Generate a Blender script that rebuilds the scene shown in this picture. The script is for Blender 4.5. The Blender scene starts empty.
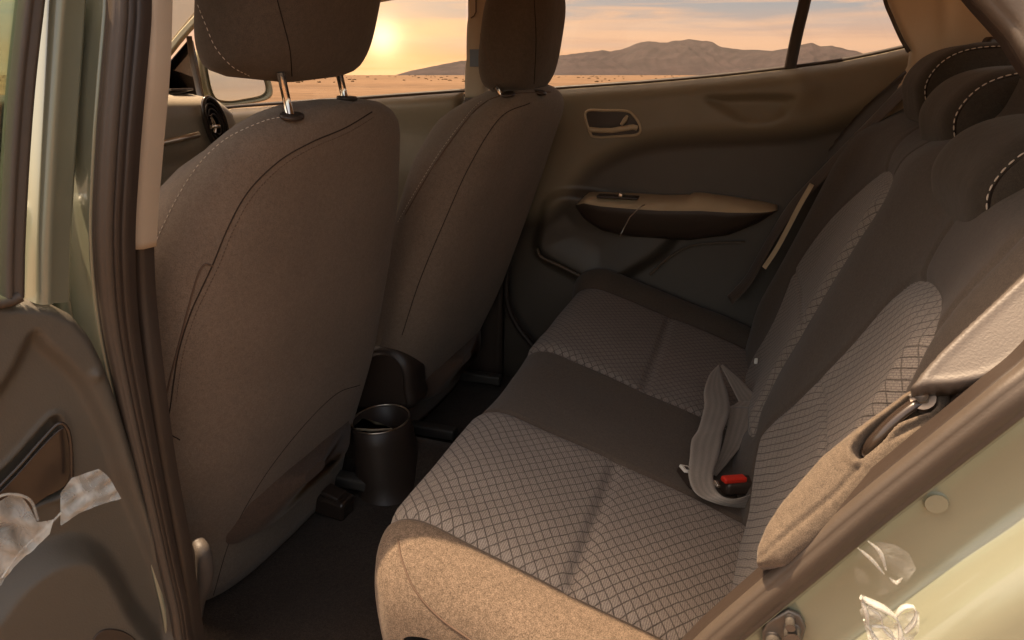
import bpy, math, random
import numpy as np
from mathutils import Vector, Matrix
from mathutils.bvhtree import BVHTree
random.seed(4)
rng = np.random.default_rng(7)
scn = bpy.context.scene
col = scn.collection

# ------------------------------------------------------------------ camera (metres: X to the rear of the car, Y across it, Z up)
FPX = 700.0
TH = math.atan(245 / FPX); PH = math.radians(18.5)
C0 = np.array([.422, -.758, .585])
Rv = np.array([math.cos(PH), math.sin(PH), 0]); Wv = np.array([-math.sin(PH), math.cos(PH), 0]); Zv = np.array([0, 0, 1.])
Fv = Wv * math.cos(TH) - Zv * math.sin(TH); Uv = Wv * math.sin(TH) + Zv * math.cos(TH)
cam = bpy.data.objects.new('camera', bpy.data.cameras.new('camera')); col.objects.link(cam)
cam.location = C0; cam.rotation_euler = (math.pi / 2 - TH, 0, PH)
cam.data.sensor_width = 36; cam.data.lens = FPX * 36 / 1024
cam.data.clip_start = .02; cam.data.clip_end = 60000
scn.camera = cam

def ray(x, y): return Fv * FPX + Rv * (x - 512) - Uv * (y - 320)
def PL(x, y, n, d):
    n = np.array(n, float); r = ray(x, y)
    return C0 + r * ((d - n @ C0) / (n @ r))
def PY(x, y, Y): return PL(x, y, (0, 1, 0), Y)      # measured on a plane across the car
def PX(x, y, X): return PL(x, y, (1, 0, 0), X)
def PZ(x, y, Z): return PL(x, y, (0, 0, 1), Z)

# ------------------------------------------------------------------ small maths
def cat(P, n=12, closed=False):
    P = [np.array(p, float) for p in P]; N = len(P); out = []
    rng_ = range(N) if closed else range(N - 1)
    for i in rng_:
        p1, p2 = P[i], P[(i + 1) % N]
        p0 = P[(i - 1) % N] if (closed or i > 0) else 2 * p1 - p2
        p3 = P[(i + 2) % N] if (closed or i < N - 2) else 2 * p2 - p1
        for k in range(n):
            t = k / n
            out.append(.5 * ((2 * p1) + (-p0 + p2) * t + (2 * p0 - 5 * p1 + 4 * p2 - p3) * t * t + (-p0 + 3 * p1 - 3 * p2 + p3) * t ** 3))
    if not closed: out.append(P[-1])
    return out
def resample(P, step):
    P = np.array(P); d = np.r_[0, np.cumsum(np.linalg.norm(np.diff(P, axis=0), axis=1))]
    n = max(2, int(round(d[-1] / step)) + 1); s = np.linspace(0, d[-1], n)
    return np.stack([np.interp(s, d, P[:, k]) for k in range(P.shape[1])], 1)
def sdpoly(px, py, poly):                            # signed distance, positive inside
    poly = np.array(poly, float); px = np.asarray(px, float); py = np.asarray(py, float)
    d = np.full(px.shape, 1e9); ins = np.zeros(px.shape, bool); N = len(poly)
    for i in range(N):
        ax, ay = poly[i]; bx, by = poly[(i + 1) % N]
        ex, ey = bx - ax, by - ay; wx, wy = px - ax, py - ay
        t = np.clip((wx * ex + wy * ey) / (ex * ex + ey * ey + 1e-12), 0, 1)
        d = np.minimum(d, np.hypot(wx - ex * t, wy - ey * t))
        c = ((ay > py) != (by > py)) & (px < (bx - ax) * (py - ay) / (by - ay + 1e-12) + ax)
        ins ^= c
    return np.where(ins, d, -d)
def dline(px, py, L):
    L = np.array(L, float); d = np.full(np.shape(px), 1e9)
    for i in range(len(L) - 1):
        ax, ay = L[i]; bx, by = L[i + 1]; ex, ey = bx - ax, by - ay; wx, wy = px - ax, py - ay
        t = np.clip((wx * ex + wy * ey) / (ex * ex + ey * ey + 1e-12), 0, 1)
        d = np.minimum(d, np.hypot(wx - ex * t, wy - ey * t))
    return d
def sst(a, b, x): t = np.clip((x - a) / (b - a), 0, 1); return t * t * (3 - 2 * t)
def nrm(v): v = np.array(v, float); return v / (np.linalg.norm(v) + 1e-12)

# ------------------------------------------------------------------ object helpers
def tag(o, label, cat_=None, group=None, kind=None):
    if label: o['label'] = label
    if cat_: o['category'] = cat_
    if group: o['group'] = group
    if kind: o['kind'] = kind
    return o
def thing(name, label, cat_, loc, group=None):
    o = bpy.data.objects.new(name, None); col.objects.link(o); o.location = loc; o.empty_display_size = .05
    return tag(o, label, cat_, group)
BV = {}
def mk(name, V, F, mat, parent=None, smooth=True, uv=None, at=None, bvh=False, fm=None):
    V = np.array(V, float)
    me = bpy.data.meshes.new(name); me.from_pydata(V.tolist(), [], [list(f) for f in F]); me.update()
    o = bpy.data.objects.new(name, me); col.objects.link(o)
    for m in (mat if isinstance(mat, (list, tuple)) else [mat]): me.materials.append(m)
    me.polygons.foreach_set('use_smooth', [bool(smooth) and len(f) <= 6 for f in F])
    if fm is not None: me.polygons.foreach_set('material_index', fm)
    if uv is not None:
        l = me.uv_layers.new(name='UVMap'); idx = np.zeros(len(me.loops), int); me.loops.foreach_get('vertex_index', idx)
        l.data.foreach_set('uv', np.array(uv)[idx].ravel())
    for k, a in (at or {}).items():
        t = me.attributes.new(k, 'FLOAT', 'POINT'); t.data.foreach_set('value', np.array(a, float))
    if parent is not None:
        o.parent = parent
        if parent.type == 'EMPTY': o.location = -parent.location
    if bvh: BV[o.name] = BVHTree.FromPolygons(V.tolist(), [list(f) for f in F])
    return o
def flat(o): o.data.polygons.foreach_set('use_smooth', [False] * len(o.data.polygons)); return o
def recalc(o):
    import bmesh
    bm = bmesh.new(); bm.from_mesh(o.data); bmesh.ops.recalc_face_normals(bm, faces=bm.faces); bm.to_mesh(o.data); bm.free(); return o
def merge(parts):
    V = []; F = []; n = 0
    for v, f in parts:
        V += [tuple(p) for p in v]; F += [tuple(i + n for i in q) for q in f]; n += len(v)
    return V, F
def gridF(nu, nv, cu=False, cv=False):
    F = []
    for i in range(nu if cu else nu - 1):
        for j in range(nv if cv else nv - 1):
            a = i * nv + j; b = ((i + 1) % nu) * nv + j; c = ((i + 1) % nu) * nv + (j + 1) % nv; d = i * nv + (j + 1) % nv
            F.append((a, b, c, d))
    return F
def loft(rings, cap=True):
    n = len(rings[0]); V = [p for r in rings for p in r]; F = gridF(len(rings), n, False, True)
    if cap: F.append(tuple(range(n - 1, -1, -1))); F.append(tuple((len(rings) - 1) * n + i for i in range(n)))
    return V, F
def frames(P, closed=False, N0=None):
    P = np.array(P); T = np.gradient(P, axis=0)
    if closed: T = np.roll(P, -1, 0) - np.roll(P, 1, 0)
    T /= np.linalg.norm(T, axis=1)[:, None] + 1e-12
    n = np.array(N0 if N0 is not None else ([0, 0, 1] if abs(T[0][2]) < .9 else [1, 0, 0]), float)
    Ns = []
    for t in T:
        n = n - t * (n @ t); n = nrm(n); Ns.append(n)
    return P, T, np.array(Ns), np.cross(T, Ns)
def tube(P, r, seg=10, closed=False, b=None, N0=None, cap=True, taper=None):
    P, T, N, B = frames(P, closed, N0); b = r if b is None else b; rings = []
    for i in range(len(P)):
        s = 1 if taper is None else taper(i / (len(P) - 1))
        rings.append([P[i] + s * (N[i] * r * math.cos(2 * math.pi * k / seg) + B[i] * b * math.sin(2 * math.pi * k / seg)) for k in range(seg)])
    if closed: return [p for q in rings for p in q], gridF(len(rings), seg, True, True)
    return loft(rings, cap)
def sweep(P, prof, N0, closed_prof=False, fixed=None):
    """profile (a, b): a along side = T x N, b along N"""
    P = np.array(P); T = np.gradient(P, axis=0); T /= np.linalg.norm(T, axis=1)[:, None]
    V = []
    for i in range(len(P)):
        n = np.array(N0[i] if np.ndim(N0) == 2 else N0, float); n = nrm(n - T[i] * (n @ T[i])); s = np.cross(T[i], n)
        for (a, b) in prof: V.append(P[i] + s * a + n * b)
    return V, gridF(len(P), len(prof), False, closed_prof)
def ribbon(P, N, w, th=.0012, rows=9, cup=0.0):
    """belt webbing along P with surface normals N"""
    P = np.array(P); N = np.array(N); T = np.gradient(P, axis=0); T /= np.linalg.norm(T, axis=1)[:, None] + 1e-12
    V = []; uv = []; L = np.r_[0, np.cumsum(np.linalg.norm(np.diff(P, axis=0), axis=1))]
    prof = [(k / (rows - 1) * 2 - 1, 1) for k in range(rows)] + [(1 - k / (rows - 1) * 2, -1) for k in range(rows)]
    for i in range(len(P)):
        n = nrm(N[i] - T[i] * (N[i] @ T[i])); s = np.cross(T[i], n)
        for (a, b) in prof:
            V.append(P[i] + s * a * w / 2 + n * (b * th / 2 + cup * (1 - a * a))); uv.append((a * w / 2 + .5, L[i]))
    F = gridF(len(P), len(prof), False, True); m = len(prof)
    F.append(tuple(range(m - 1, -1, -1))); F.append(tuple((len(P) - 1) * m + i for i in range(m)))
    return V, F, uv
def rbox(c, size, rot=(0, 0, 0), r=.004, n=6):
    """rounded box made from a cube sphere"""
    sx, sy, sz = [s / 2 for s in size]; r = min(r, sx * .99, sy * .99, sz * .99)
    V = []; F = []; M = Matrix.Rotation(rot[2], 3, 'Z') @ Matrix.Rotation(rot[1], 3, 'Y') @ Matrix.Rotation(rot[0], 3, 'X')
    M = np.array(M); idx = {}
    g = np.concatenate([-1 + (1 - np.cos(np.linspace(0, math.pi / 2, n))) * .0001, []])
    def coords(s):                                   # samples along one side: corner arcs plus straight middle
        a = np.linspace(-45, 45, 2 * n - 1); return a
    ts = np.r_[np.linspace(-1, -.5, n), np.linspace(.5, 1, n)]
    for ax in range(3):
        for sg in (-1, 1):
            base = len(V); u, v = (ax + 1) % 3, (ax + 2) % 3
            for a in ts:
                for b in ts:
                    p = np.zeros(3); p[ax] = sg
                    ca = math.copysign(max(0, abs(a) - .5) * 2, a); cb = math.copysign(max(0, abs(b) - .5) * 2, b)
                    d = np.zeros(3); d[ax] = sg; d[u] = math.tan(ca * math.pi / 4); d[v] = math.tan(cb * math.pi / 4); d = nrm(d)
                    core = np.zeros(3); S = (sx, sy, sz)
                    core[ax] = sg * (S[ax] - r); core[u] = math.copysign(S[u] - r, a); core[v] = math.copysign(S[v] - r, b)
                    V.append(core + d * r)
            m = len(ts)
            for i in range(m - 1):
                for j in range(m - 1):
                    q = [base + i * m + j, base + (i + 1) * m + j, base + (i + 1) * m + j + 1, base + i * m + j + 1]
                    F.append(tuple(q if sg > 0 else q[::-1]))
    V = [np.array(c) + M @ p for p in V]
    return V, F
def plate(pts, vec, bev=.002, hollow=None):
    """outline pts (3D, roughly coplanar) thickened by vec with rounded rim"""
    P = np.array(pts, float); c = P.mean(0); vec = np.array(vec, float); n = nrm(vec); rings = []
    L = np.linalg.norm(vec); bev = min(bev, L / 2)
    T = np.roll(P, -1, 0) - np.roll(P, 1, 0); S = np.cross(T, n); S /= np.linalg.norm(S, axis=1)[:, None] + 1e-12
    if ((P - c) * S).sum() < 0: S = -S
    for k in range(5):
        a = k / 4 * math.pi / 2; rings.append(P - S * bev * (1 - math.sin(a)) + n * bev * (1 - math.cos(a)))
    for k in range(5):
        a = math.pi / 2 * (1 - k / 4); rings.append(P - S * bev * (1 - math.sin(a)) + n * (L - bev * (1 - math.cos(a))))
    return loft(rings)
def cast(bv, x, y):
    r = nrm(ray(x, y)); h = BV[bv].ray_cast(Vector(C0), Vector(r))
    return (np.array(h[0]), np.array(h[1]) * (-1 if np.array(h[1]) @ r > 0 else 1)) if h[0] is not None else None
def trace(bv, pts, step=.004, off=0.0):
    """a line lying on a finished surface"""
    Q = []; N = []
    for p in cat([np.array(p, float) for p in pts], 14):
        h = cast(bv, *p)
        if h is not None: Q.append(h[0] + h[1] * off); N.append(h[1])
    if len(Q) < 3: return None
    A = resample(np.c_[np.array(Q), np.array(N)], step)
    return A[:, :3], A[:, 3:]
def seamline(name, bv, pts, mat, parent, r=.0011, off=.0, step=.004):
    t = trace(bv, pts, step, off)
    if t is None: print('no seam', name, pts[0]); return
    P = t[0]
    for _ in range(3): P[1:-1] = (P[:-2] + P[1:-1] * 2 + P[2:]) / 4
    v, f = tube(P, r, 6); return mk(name, v, f, mat, parent)
def stitches(name, bv, pts, mat, parent, L=.0055, gap=.0032, r=.00075, off=.0006, P=None, N=None):
    if P is None:
        t = trace(bv, pts, .001, off)
        if t is None: print('no stitch'); return
        P, N = t
        for _ in range(6): P[1:-1] = (P[:-2] + P[1:-1] * 2 + P[2:]) / 4
    P = resample(P, .0012); n1 = int(L / .0012); n2 = int((L + gap) / .0012); parts = []
    for i in range(0, len(P) - n1, n2):
        parts.append(tube(P[i:i + n1 + 1], r, 5, taper=lambda t: .6 + .4 * math.sin(math.pi * t)))
    v, f = merge(parts); return mk(name, v, f, mat, parent)

# ------------------------------------------------------------------ materials
class NT:
    def __init__(s, m): s.t = m.node_tree; s.n = s.t.nodes; s.l = s.t.links
    def N(s, ty, **k):
        n = s.n.new(ty)
        for a, b in k.items():
            if a in ('op',): n.operation = b
            else: setattr(n, a, b)
        return n
    def set(s, n, **k):
        for a, b in k.items(): n.inputs[a.replace('_', ' ')].default_value = b
        return n
    def L(s, a, b): s.l.new(a, b)
    def math(s, op, a, b=None, c=None, clamp=False):
        n = s.n.new('ShaderNodeMath'); n.operation = op; n.use_clamp = clamp
        for i, v in enumerate((a, b, c)):
            if v is None: continue
            if isinstance(v, (int, float)): n.inputs[i].default_value = v
            else: s.l.new(v, n.inputs[i])
        return n.outputs[0]
    def mix(s, f, a, b):
        n = s.n.new('ShaderNodeMix'); n.data_type = 'RGBA'
        for k, v in ((0, f), (6, a), (7, b)):
            if isinstance(v, (int, float)): n.inputs[k].default_value = v
            elif isinstance(v, tuple): n.inputs[k].default_value = (*v, 1) if len(v) == 3 else v
            else: s.l.new(v, n.inputs[k])
        return n.outputs[2]
    def noise(s, vec, scale, detail=4, rough=.55, dist=0):
        n = s.n.new('ShaderNodeTexNoise'); n.inputs['Scale'].default_value = scale; n.inputs['Detail'].default_value = detail
        n.inputs['Roughness'].default_value = rough; n.inputs['Distortion'].default_value = dist
        if vec is not None: s.l.new(vec, n.inputs['Vector'])
        return n.outputs['Fac']
    def ramp(s, f, stops):
        n = s.n.new('ShaderNodeValToRGB'); r = n.color_ramp
        while len(r.elements) < len(stops): r.elements.new(.5)
        for e, (p, c) in zip(r.elements, stops): e.position = p; e.color = (*c, 1) if isinstance(c, tuple) else (c, c, c, 1)
        s.l.new(f, n.inputs[0]); return n.outputs[0]
    def bump(s, h, strength=.3, dist=.001, nrm_=None):
        n = s.n.new('ShaderNodeBump'); n.inputs['Strength'].default_value = strength; n.inputs['Distance'].default_value = dist
        s.l.new(h, n.inputs['Height'])
        if nrm_ is not None: s.l.new(nrm_, n.inputs['Normal'])
        return n.outputs[0]
def base(name, rough=.6, spec=.5, metal=0, colr=(.5, .5, .5)):
    m = bpy.data.materials.new(name); m.use_nodes = True; t = NT(m); b = m.node_tree.nodes['Principled BSDF']
    b.inputs['Roughness'].default_value = rough; b.inputs['Metallic'].default_value = metal
    b.inputs['Specular IOR Level'].default_value = spec; b.inputs['Base Color'].default_value = (*colr, 1)
    return m, t, b
def coord(t, which='Object'): return t.N('ShaderNodeTexCoord').outputs[which]

def plastic(name, c, rough=.5, grain=900, bump=.25, spec=.45, var=.12, metal=0):
    m, t, b = base(name, rough, spec, metal, c); co = coord(t)
    n1 = t.noise(co, 9, 5, .6); n2 = t.noise(co, grain, 2, .5); n3 = t.noise(co, 60, 4, .7)
    f = t.math('MULTIPLY_ADD', n1, var * 2, 1 - var); f2 = t.math('MULTIPLY_ADD', n3, var, 1 - var / 2)
    v = t.N('ShaderNodeVectorMath', operation='SCALE'); v.inputs[0].default_value = c; t.L(t.math('MULTIPLY', f, f2), v.inputs['Scale'])
    t.L(v.outputs[0], b.inputs['Base Color'])
    t.L(t.math('MULTIPLY_ADD', n3, .18, rough - .09), b.inputs['Roughness'])
    if bump: t.L(t.bump(n2, bump, .0006), b.inputs['Normal'])
    return m
def fabric(name, c, c2=None, scale=1.0, rough=.92, weave=700, var=.2, sheen=.15, bump=.5):
    m, t, b = base(name, rough, .2, 0, c); co = coord(t)
    n1 = t.noise(co, 6, 4, .6); n2 = t.noise(co, weave, 2, .6); n3 = t.noise(co, 140, 3, .7)
    c2 = c2 or tuple(x * 1.7 for x in c)
    k = t.math('ADD', t.math('MULTIPLY', n2, .65), t.math('MULTIPLY', n3, .35))
    cc = t.mix(t.ramp(k, [(.38, 0), (.66, 1)]), c, c2)
    v = t.N('ShaderNodeVectorMath', operation='SCALE'); t.L(cc, v.inputs[0]); t.L(t.math('MULTIPLY_ADD', n1, var * 2, 1 - var), v.inputs['Scale'])
    t.L(v.outputs[0], b.inputs['Base Color']); b.inputs['Sheen Weight'].default_value = sheen; b.inputs['Sheen Roughness'].default_value = .5
    b.inputs['Sheen Tint'].default_value = (1, .9, .8, 1)
    t.L(t.bump(k, bump, .0012, t.bump(t.noise(co, 13, 3, .5, .4), .35, .008)), b.inputs['Normal'])
    return m
def seat_fabric(name, plain, plain2, pat, line, mode):
    """plain cloth outside attribute sd=0, quilted knit inside; uv in metres"""
    m, t, b = base(name, .9, .2, 0, plain); co = coord(t); uv = t.N('ShaderNodeUVMap').outputs[0]
    sx = t.N('ShaderNodeSeparateXYZ'); t.L(uv, sx.inputs[0]); U, V = sx.outputs[0], sx.outputs[1]
    at = t.N('ShaderNodeAttribute'); at.attribute_name = 'sd'; sd = at.outputs['Fac']
    wob = t.noise(co, 22, 2, .5)
    wb = t.math('MULTIPLY', t.math('SUBTRACT', wob, .5), .006)
    nk = t.noise(co, 620, 2, .6); nk2 = t.noise(co, 170, 3, .7)
    def lines(au, av, sp, w):
        x = t.math('ADD', t.math('MULTIPLY', U, au), t.math('MULTIPLY', V, av)); x = t.math('ADD', x, wb)
        x = t.math('DIVIDE', x, sp); fr = t.math('FRACT', x); d = t.math('ABSOLUTE', t.math('SUBTRACT', fr, .5))
        return t.math('SMOOTH_MIN', t.math('MULTIPLY', t.math('MAXIMUM', t.math('SUBTRACT', d, .5 - w), 0), 1 / w), 1.0, .1)
    if mode == 'cushion':
        A = lines(.80, .60, .0150, .092); B = lines(-.80, .60, .0150, .092)
        ln = t.math('MAXIMUM', A, B)
        st = t.N('ShaderNodeTexWave'); st.inputs['Scale'].default_value = 95; st.inputs['Distortion'].default_value = 3; st.inputs['Detail'].default_value = 2
        t.L(uv, st.inputs['Vector']); knit = st.outputs['Fac']
    else:
        A = lines(.78, .62, .0135, .10); B = t.math('MULTIPLY', lines(-.80, .60, .0185, .07), .75); B2 = t.math('MULTIPLY', lines(.1, 1.0, .05, .02), .3)
        ln = t.math('MAXIMUM', A, t.math('MAXIMUM', B, B2))
        br = t.N('ShaderNodeTexBrick'); br.inputs['Scale'].default_value = 1; br.inputs['Brick Width'].default_value = .0062; br.inputs['Row Height'].default_value = .0031
        br.inputs['Mortar Size'].default_value = .0006; br.inputs['Mortar Smooth'].default_value = .6; br.offset = .5
        mp = t.N('ShaderNodeCombineXYZ'); t.L(t.math('SUBTRACT', t.math('MULTIPLY', V, .78), t.math('MULTIPLY', U, .62)), mp.inputs[0]); t.L(t.math('ADD', t.math('ADD', t.math('MULTIPLY', U, .78), t.math('MULTIPLY', V, .62)), wb), mp.inputs[1]); t.L(mp.outputs[0], br.inputs['Vector'])
        knit = t.math('SUBTRACT', 1, br.outputs['Fac'])
    tex = t.math('ADD', t.math('MULTIPLY', knit, .26), t.math('MULTIPLY', nk, .78))
    lnn = t.math('MULTIPLY', ln, t.math('MULTIPLY_ADD', nk2, .9, .5), clamp=True)
    pc = t.mix(t.ramp(tex, [(.3, 0), (.72, 1)]), tuple(x * .62 for x in pat), tuple(x * 1.3 for x in pat))
    pc = t.mix(lnn, pc, line)
    k = t.math('ADD', t.math('MULTIPLY', nk, .65), t.math('MULTIPLY', nk2, .35))
    plc = t.mix(t.ramp(k, [(.36, 0), (.66, 1)]), plain, plain2)
    msk = t.math('MULTIPLY_ADD', sd, 900, .5, clamp=True)
    cc = t.mix(msk, plc, pc)
    n1 = t.noise(co, 7, 4, .6)
    v = t.N('ShaderNodeVectorMath', operation='SCALE'); t.L(cc, v.inputs[0]); t.L(t.math('MULTIPLY_ADD', n1, .3, .85), v.inputs['Scale'])
    t.L(v.outputs[0], b.inputs['Base Color']); b.inputs['Sheen Weight'].default_value = .12; b.inputs['Sheen Roughness'].default_value = .5
    hp = t.math('SUBTRACT', t.math('MULTIPLY', tex, .35), lnn)
    h = t.math('ADD', t.math('MULTIPLY', hp, msk), t.math('MULTIPLY', k, .35))
    t.L(t.bump(h, .55, .0016, t.bump(t.noise(co, 16, 3, .5, .4), .25, .006)), b.inputs['Normal'])
    return m

M = {}
M['seat'] = fabric('front_seat_cloth', (.145, .108, .08), (.22, .167, .127), weave=520)
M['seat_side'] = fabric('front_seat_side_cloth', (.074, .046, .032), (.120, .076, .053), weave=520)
M['headrest'] = fabric('headrest_cloth', (.062, .048, .036), (.105, .08, .06), weave=800, bump=.3)
M['pad'] = fabric('rear_headrest_cloth', (.036, .029, .022), (.062, .05, .038), weave=800, bump=.3)
M['side_cloth'] = fabric('cushion_side_cloth', (.075, .053, .036), (.215, .155, .11), weave=620, bump=.6)
M['cushion'] = seat_fabric('rear_cushion_cloth', (.078, .060, .045), (.13, .101, .077), (.25, .212, .18), (.045, .036, .029), 'cushion')
M['back'] = seat_fabric('rear_backrest_cloth', (.066, .051, .039), (.11, .086, .066), (.25, .213, .18), (.045, .036, .029), 'back')
M['bolster'] = fabric('side_trim_cloth', (.075, .057, .042), (.16, .122, .088), weave=900, bump=.5)
M['seamsoft'] = plastic('brown_stitch', (.045, .032, .024), .9, 900, 0, .1)
M['thread'] = plastic('pale_thread', (.62, .52, .42), .7, 2000, 0, .2)
M['seam'] = plastic('dark_seam', (.02, .014, .011), .9, 900, 0, .1)
M['seamlight'] = plastic('brown_seam', (.12, .08, .058), .9, 900, 0, .1)
M['door'] = plastic('door_trim_plastic', (.105, .074, .048), .5, 700, .5, .5)
M['door_hi'] = plastic('door_upper_plastic', (.32, .25, .165), .42, 700, .5, .5)
M['door_low'] = plastic('dark_door_plastic', (.05, .033, .023), .55, 700, .4, .45)
M['dash'] = plastic('dash_skin', (.36, .31, .24), .4, 400, .5, .5)
M['soft'] = plastic('armrest_skin', (.50, .39, .25), .34, 500, .4, .5)
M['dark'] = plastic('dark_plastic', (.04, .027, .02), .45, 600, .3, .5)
M['gloss'] = plastic('glossy_dark_plastic', (.035, .024, .018), .22, 600, .05, .6)
M['trim'] = plastic('beige_trim', (.47, .385, .29), .6, 800, .3, .35, .06)
M['headliner'] = fabric('headliner_cloth', (.46, .36, .26), (.52, .41, .30), weave=900, bump=.15, var=.05)
M['rubber'] = plastic('door_seal_rubber', (.072, .055, .042), .5, 350, .35, .4)
M['rubber_dark'] = plastic('dark_seal_rubber', (.036, .025, .019), .48, 350, .2, .4)
M['carpet'] = fabric('floor_carpet', (.022, .016, .012), (.06, .044, .033), weave=420, var=.4, bump=1)
M['chrome'] = plastic('chrome', (.75, .68, .6), .14, 900, 0, .5, .03, 1)
M['satin'] = plastic('satin_silver', (.62, .55, .46), .32, 900, 0, .5, .05, 1)
M['zinc'] = plastic('zinc_steel', (.12, .105, .09), .42, 300, .2, .5, .2, .5)
M['zincd'] = plastic('dull_steel', (.30, .24, .19), .5, 300, .2, .5, .2, .7)
M['red'] = plastic('red_button', (.62, .03, .015), .35, 900, .05, .5, .05)
M['white'] = plastic('white_plastic', (.72, .68, .6), .4, 900, .05, .5, .05)
M['bluetag'] = plastic('blue_sticker', (.16, .2, .27), .45, 900, 0, .5, .05)

def paint(name, c):
    m, t, b = base(name, .28, .5, .12, c); co = coord(t); n = t.noise(co, 3000, 2, .6); n1 = t.noise(co, 5, 3, .5)
    v = t.N('ShaderNodeVectorMath', operation='SCALE'); v.inputs[0].default_value = c
    t.L(t.math('MULTIPLY', t.math('MULTIPLY_ADD', n, .22, .89), t.math('MULTIPLY_ADD', n1, .12, .94)), v.inputs['Scale']); t.L(v.outputs[0], b.inputs['Base Color'])
    b.inputs['Coat Weight'].default_value = .8; b.inputs['Coat Roughness'].default_value = .06
    t.L(t.bump(t.noise(co, 260, 2, .5), .03, .0006), b.inputs['Normal'])
    return m
M['paint'] = paint('green_paint', (.225, .23, .165))

def glassm(name, tint, refl=.06, rough=.0):
    m = bpy.data.materials.new(name); m.use_nodes = True; t = NT(m); nn = t.n; nn.clear()
    o = nn.new('ShaderNodeOutputMaterial'); tr = nn.new('ShaderNodeBsdfTransparent'); tr.inputs[0].default_value = (*tint, 1)
    gl = nn.new('ShaderNodeBsdfGlossy'); gl.inputs['Roughness'].default_value = rough
    lw = nn.new('ShaderNodeLayerWeight'); lw.inputs[0].default_value = .5
    mx = nn.new('ShaderNodeMixShader'); t.L(t.math('MULTIPLY_ADD', t.math('POWER', lw.outputs['Facing'], 5), .5, refl), mx.inputs[0]); t.L(tr.outputs[0], mx.inputs[1]); t.L(gl.outputs[0], mx.inputs[2]); t.L(mx.outputs[0], o.inputs[0])
    return m
M['glass'] = glassm('window_glass', (.97, .98, .96), .015)
def film(name):
    m, t, b = base(name, .10, .6, 0, (.62, .62, .57)); b.inputs['Alpha'].default_value = 1
    co = coord(t); n = t.noise(co, 28, 3, .5, 1.0)
    t.L(t.math('MULTIPLY_ADD', n, *((1.1, -.5) if 'thin' in name else (.8, .2) if 'folded' in name else (1.2, -.2)), clamp=True), b.inputs['Alpha']); t.L(t.bump(t.noise(co, 90, 3, .6, 2), .8, .002), b.inputs['Normal'])
    b.inputs['Coat Weight'].default_value = .5
    return m
M['film'] = film('clear_film'); M['film2'] = film('thin_clear_film'); M['film3'] = film('folded_clear_film')
def webbing(name, c):
    m, t, b = base(name, .6, .35, 0, c); uv = t.N('ShaderNodeUVMap').outputs[0]; sx = t.N('ShaderNodeSeparateXYZ'); t.L(uv, sx.inputs[0])
    a = t.math('SINE', t.math('MULTIPLY', sx.outputs[0], 2 * math.pi / .0115)); w = t.math('SINE', t.math('MULTIPLY', sx.outputs[1], 2 * math.pi / .0024))
    n = t.noise(coord(t), 500, 2, .5)
    s = t.math('MULTIPLY_ADD', a, .09, t.math('MULTIPLY_ADD', w, .10, t.math('MULTIPLY_ADD', n, .5, .7)))
    v = t.N('ShaderNodeVectorMath', operation='SCALE'); v.inputs[0].default_value = c; t.L(s, v.inputs['Scale']); t.L(v.outputs[0], b.inputs['Base Color'])
    t.L(t.bump(t.math('ADD', w, a), .15, .0004), b.inputs['Normal']); b.inputs['Sheen Weight'].default_value = .2
    return m
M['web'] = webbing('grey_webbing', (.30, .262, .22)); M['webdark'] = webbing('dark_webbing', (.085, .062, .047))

exec_parts = []
# ================================================================== REAR BENCH
bench = thing('rear_bench', 'dark brown cloth rear bench seat with quilted grey seat and back insets', 'car seat', (.25, .6, -.38))
# cushion: profile from the bight forward over the nose and down
prof = cat([(.62, -.20), (.53, -.176), (.40, -.127), (.25, -.078), (.12, -.036), (.035, -.012), (-.012, -.022), (-.025, -.055), (-.024, -.12), (-.012, -.25), (.0, -.37)], 10)
prof = resample(prof, .006); sl = np.r_[0, np.cumsum(np.linalg.norm(np.diff(prof, axis=0), axis=1))]
tang = np.gradient(prof, axis=0); tang /= np.linalg.norm(tang, axis=1)[:, None]; pn = np.stack([tang[:, 1], -tang[:, 0]], 1)   # outward
if pn[40] @ np.array([0, 1]) < 0: pn = -pn
s_nose = sl[np.argmin(np.abs(prof[:, 0] + .012) + (prof[:, 1] > -.03) * 0)]
ys = np.r_[np.linspace(-.095, -.004, 26), np.linspace(0, 1.335, 224)]
s_cr = np.interp(-.25, -prof[:, 0][:len(prof)//2+10], sl[:len(prof)//2+10])
V = []; uv = []; sdA = []
seams_y = [0.004, .362, .682]
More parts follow.
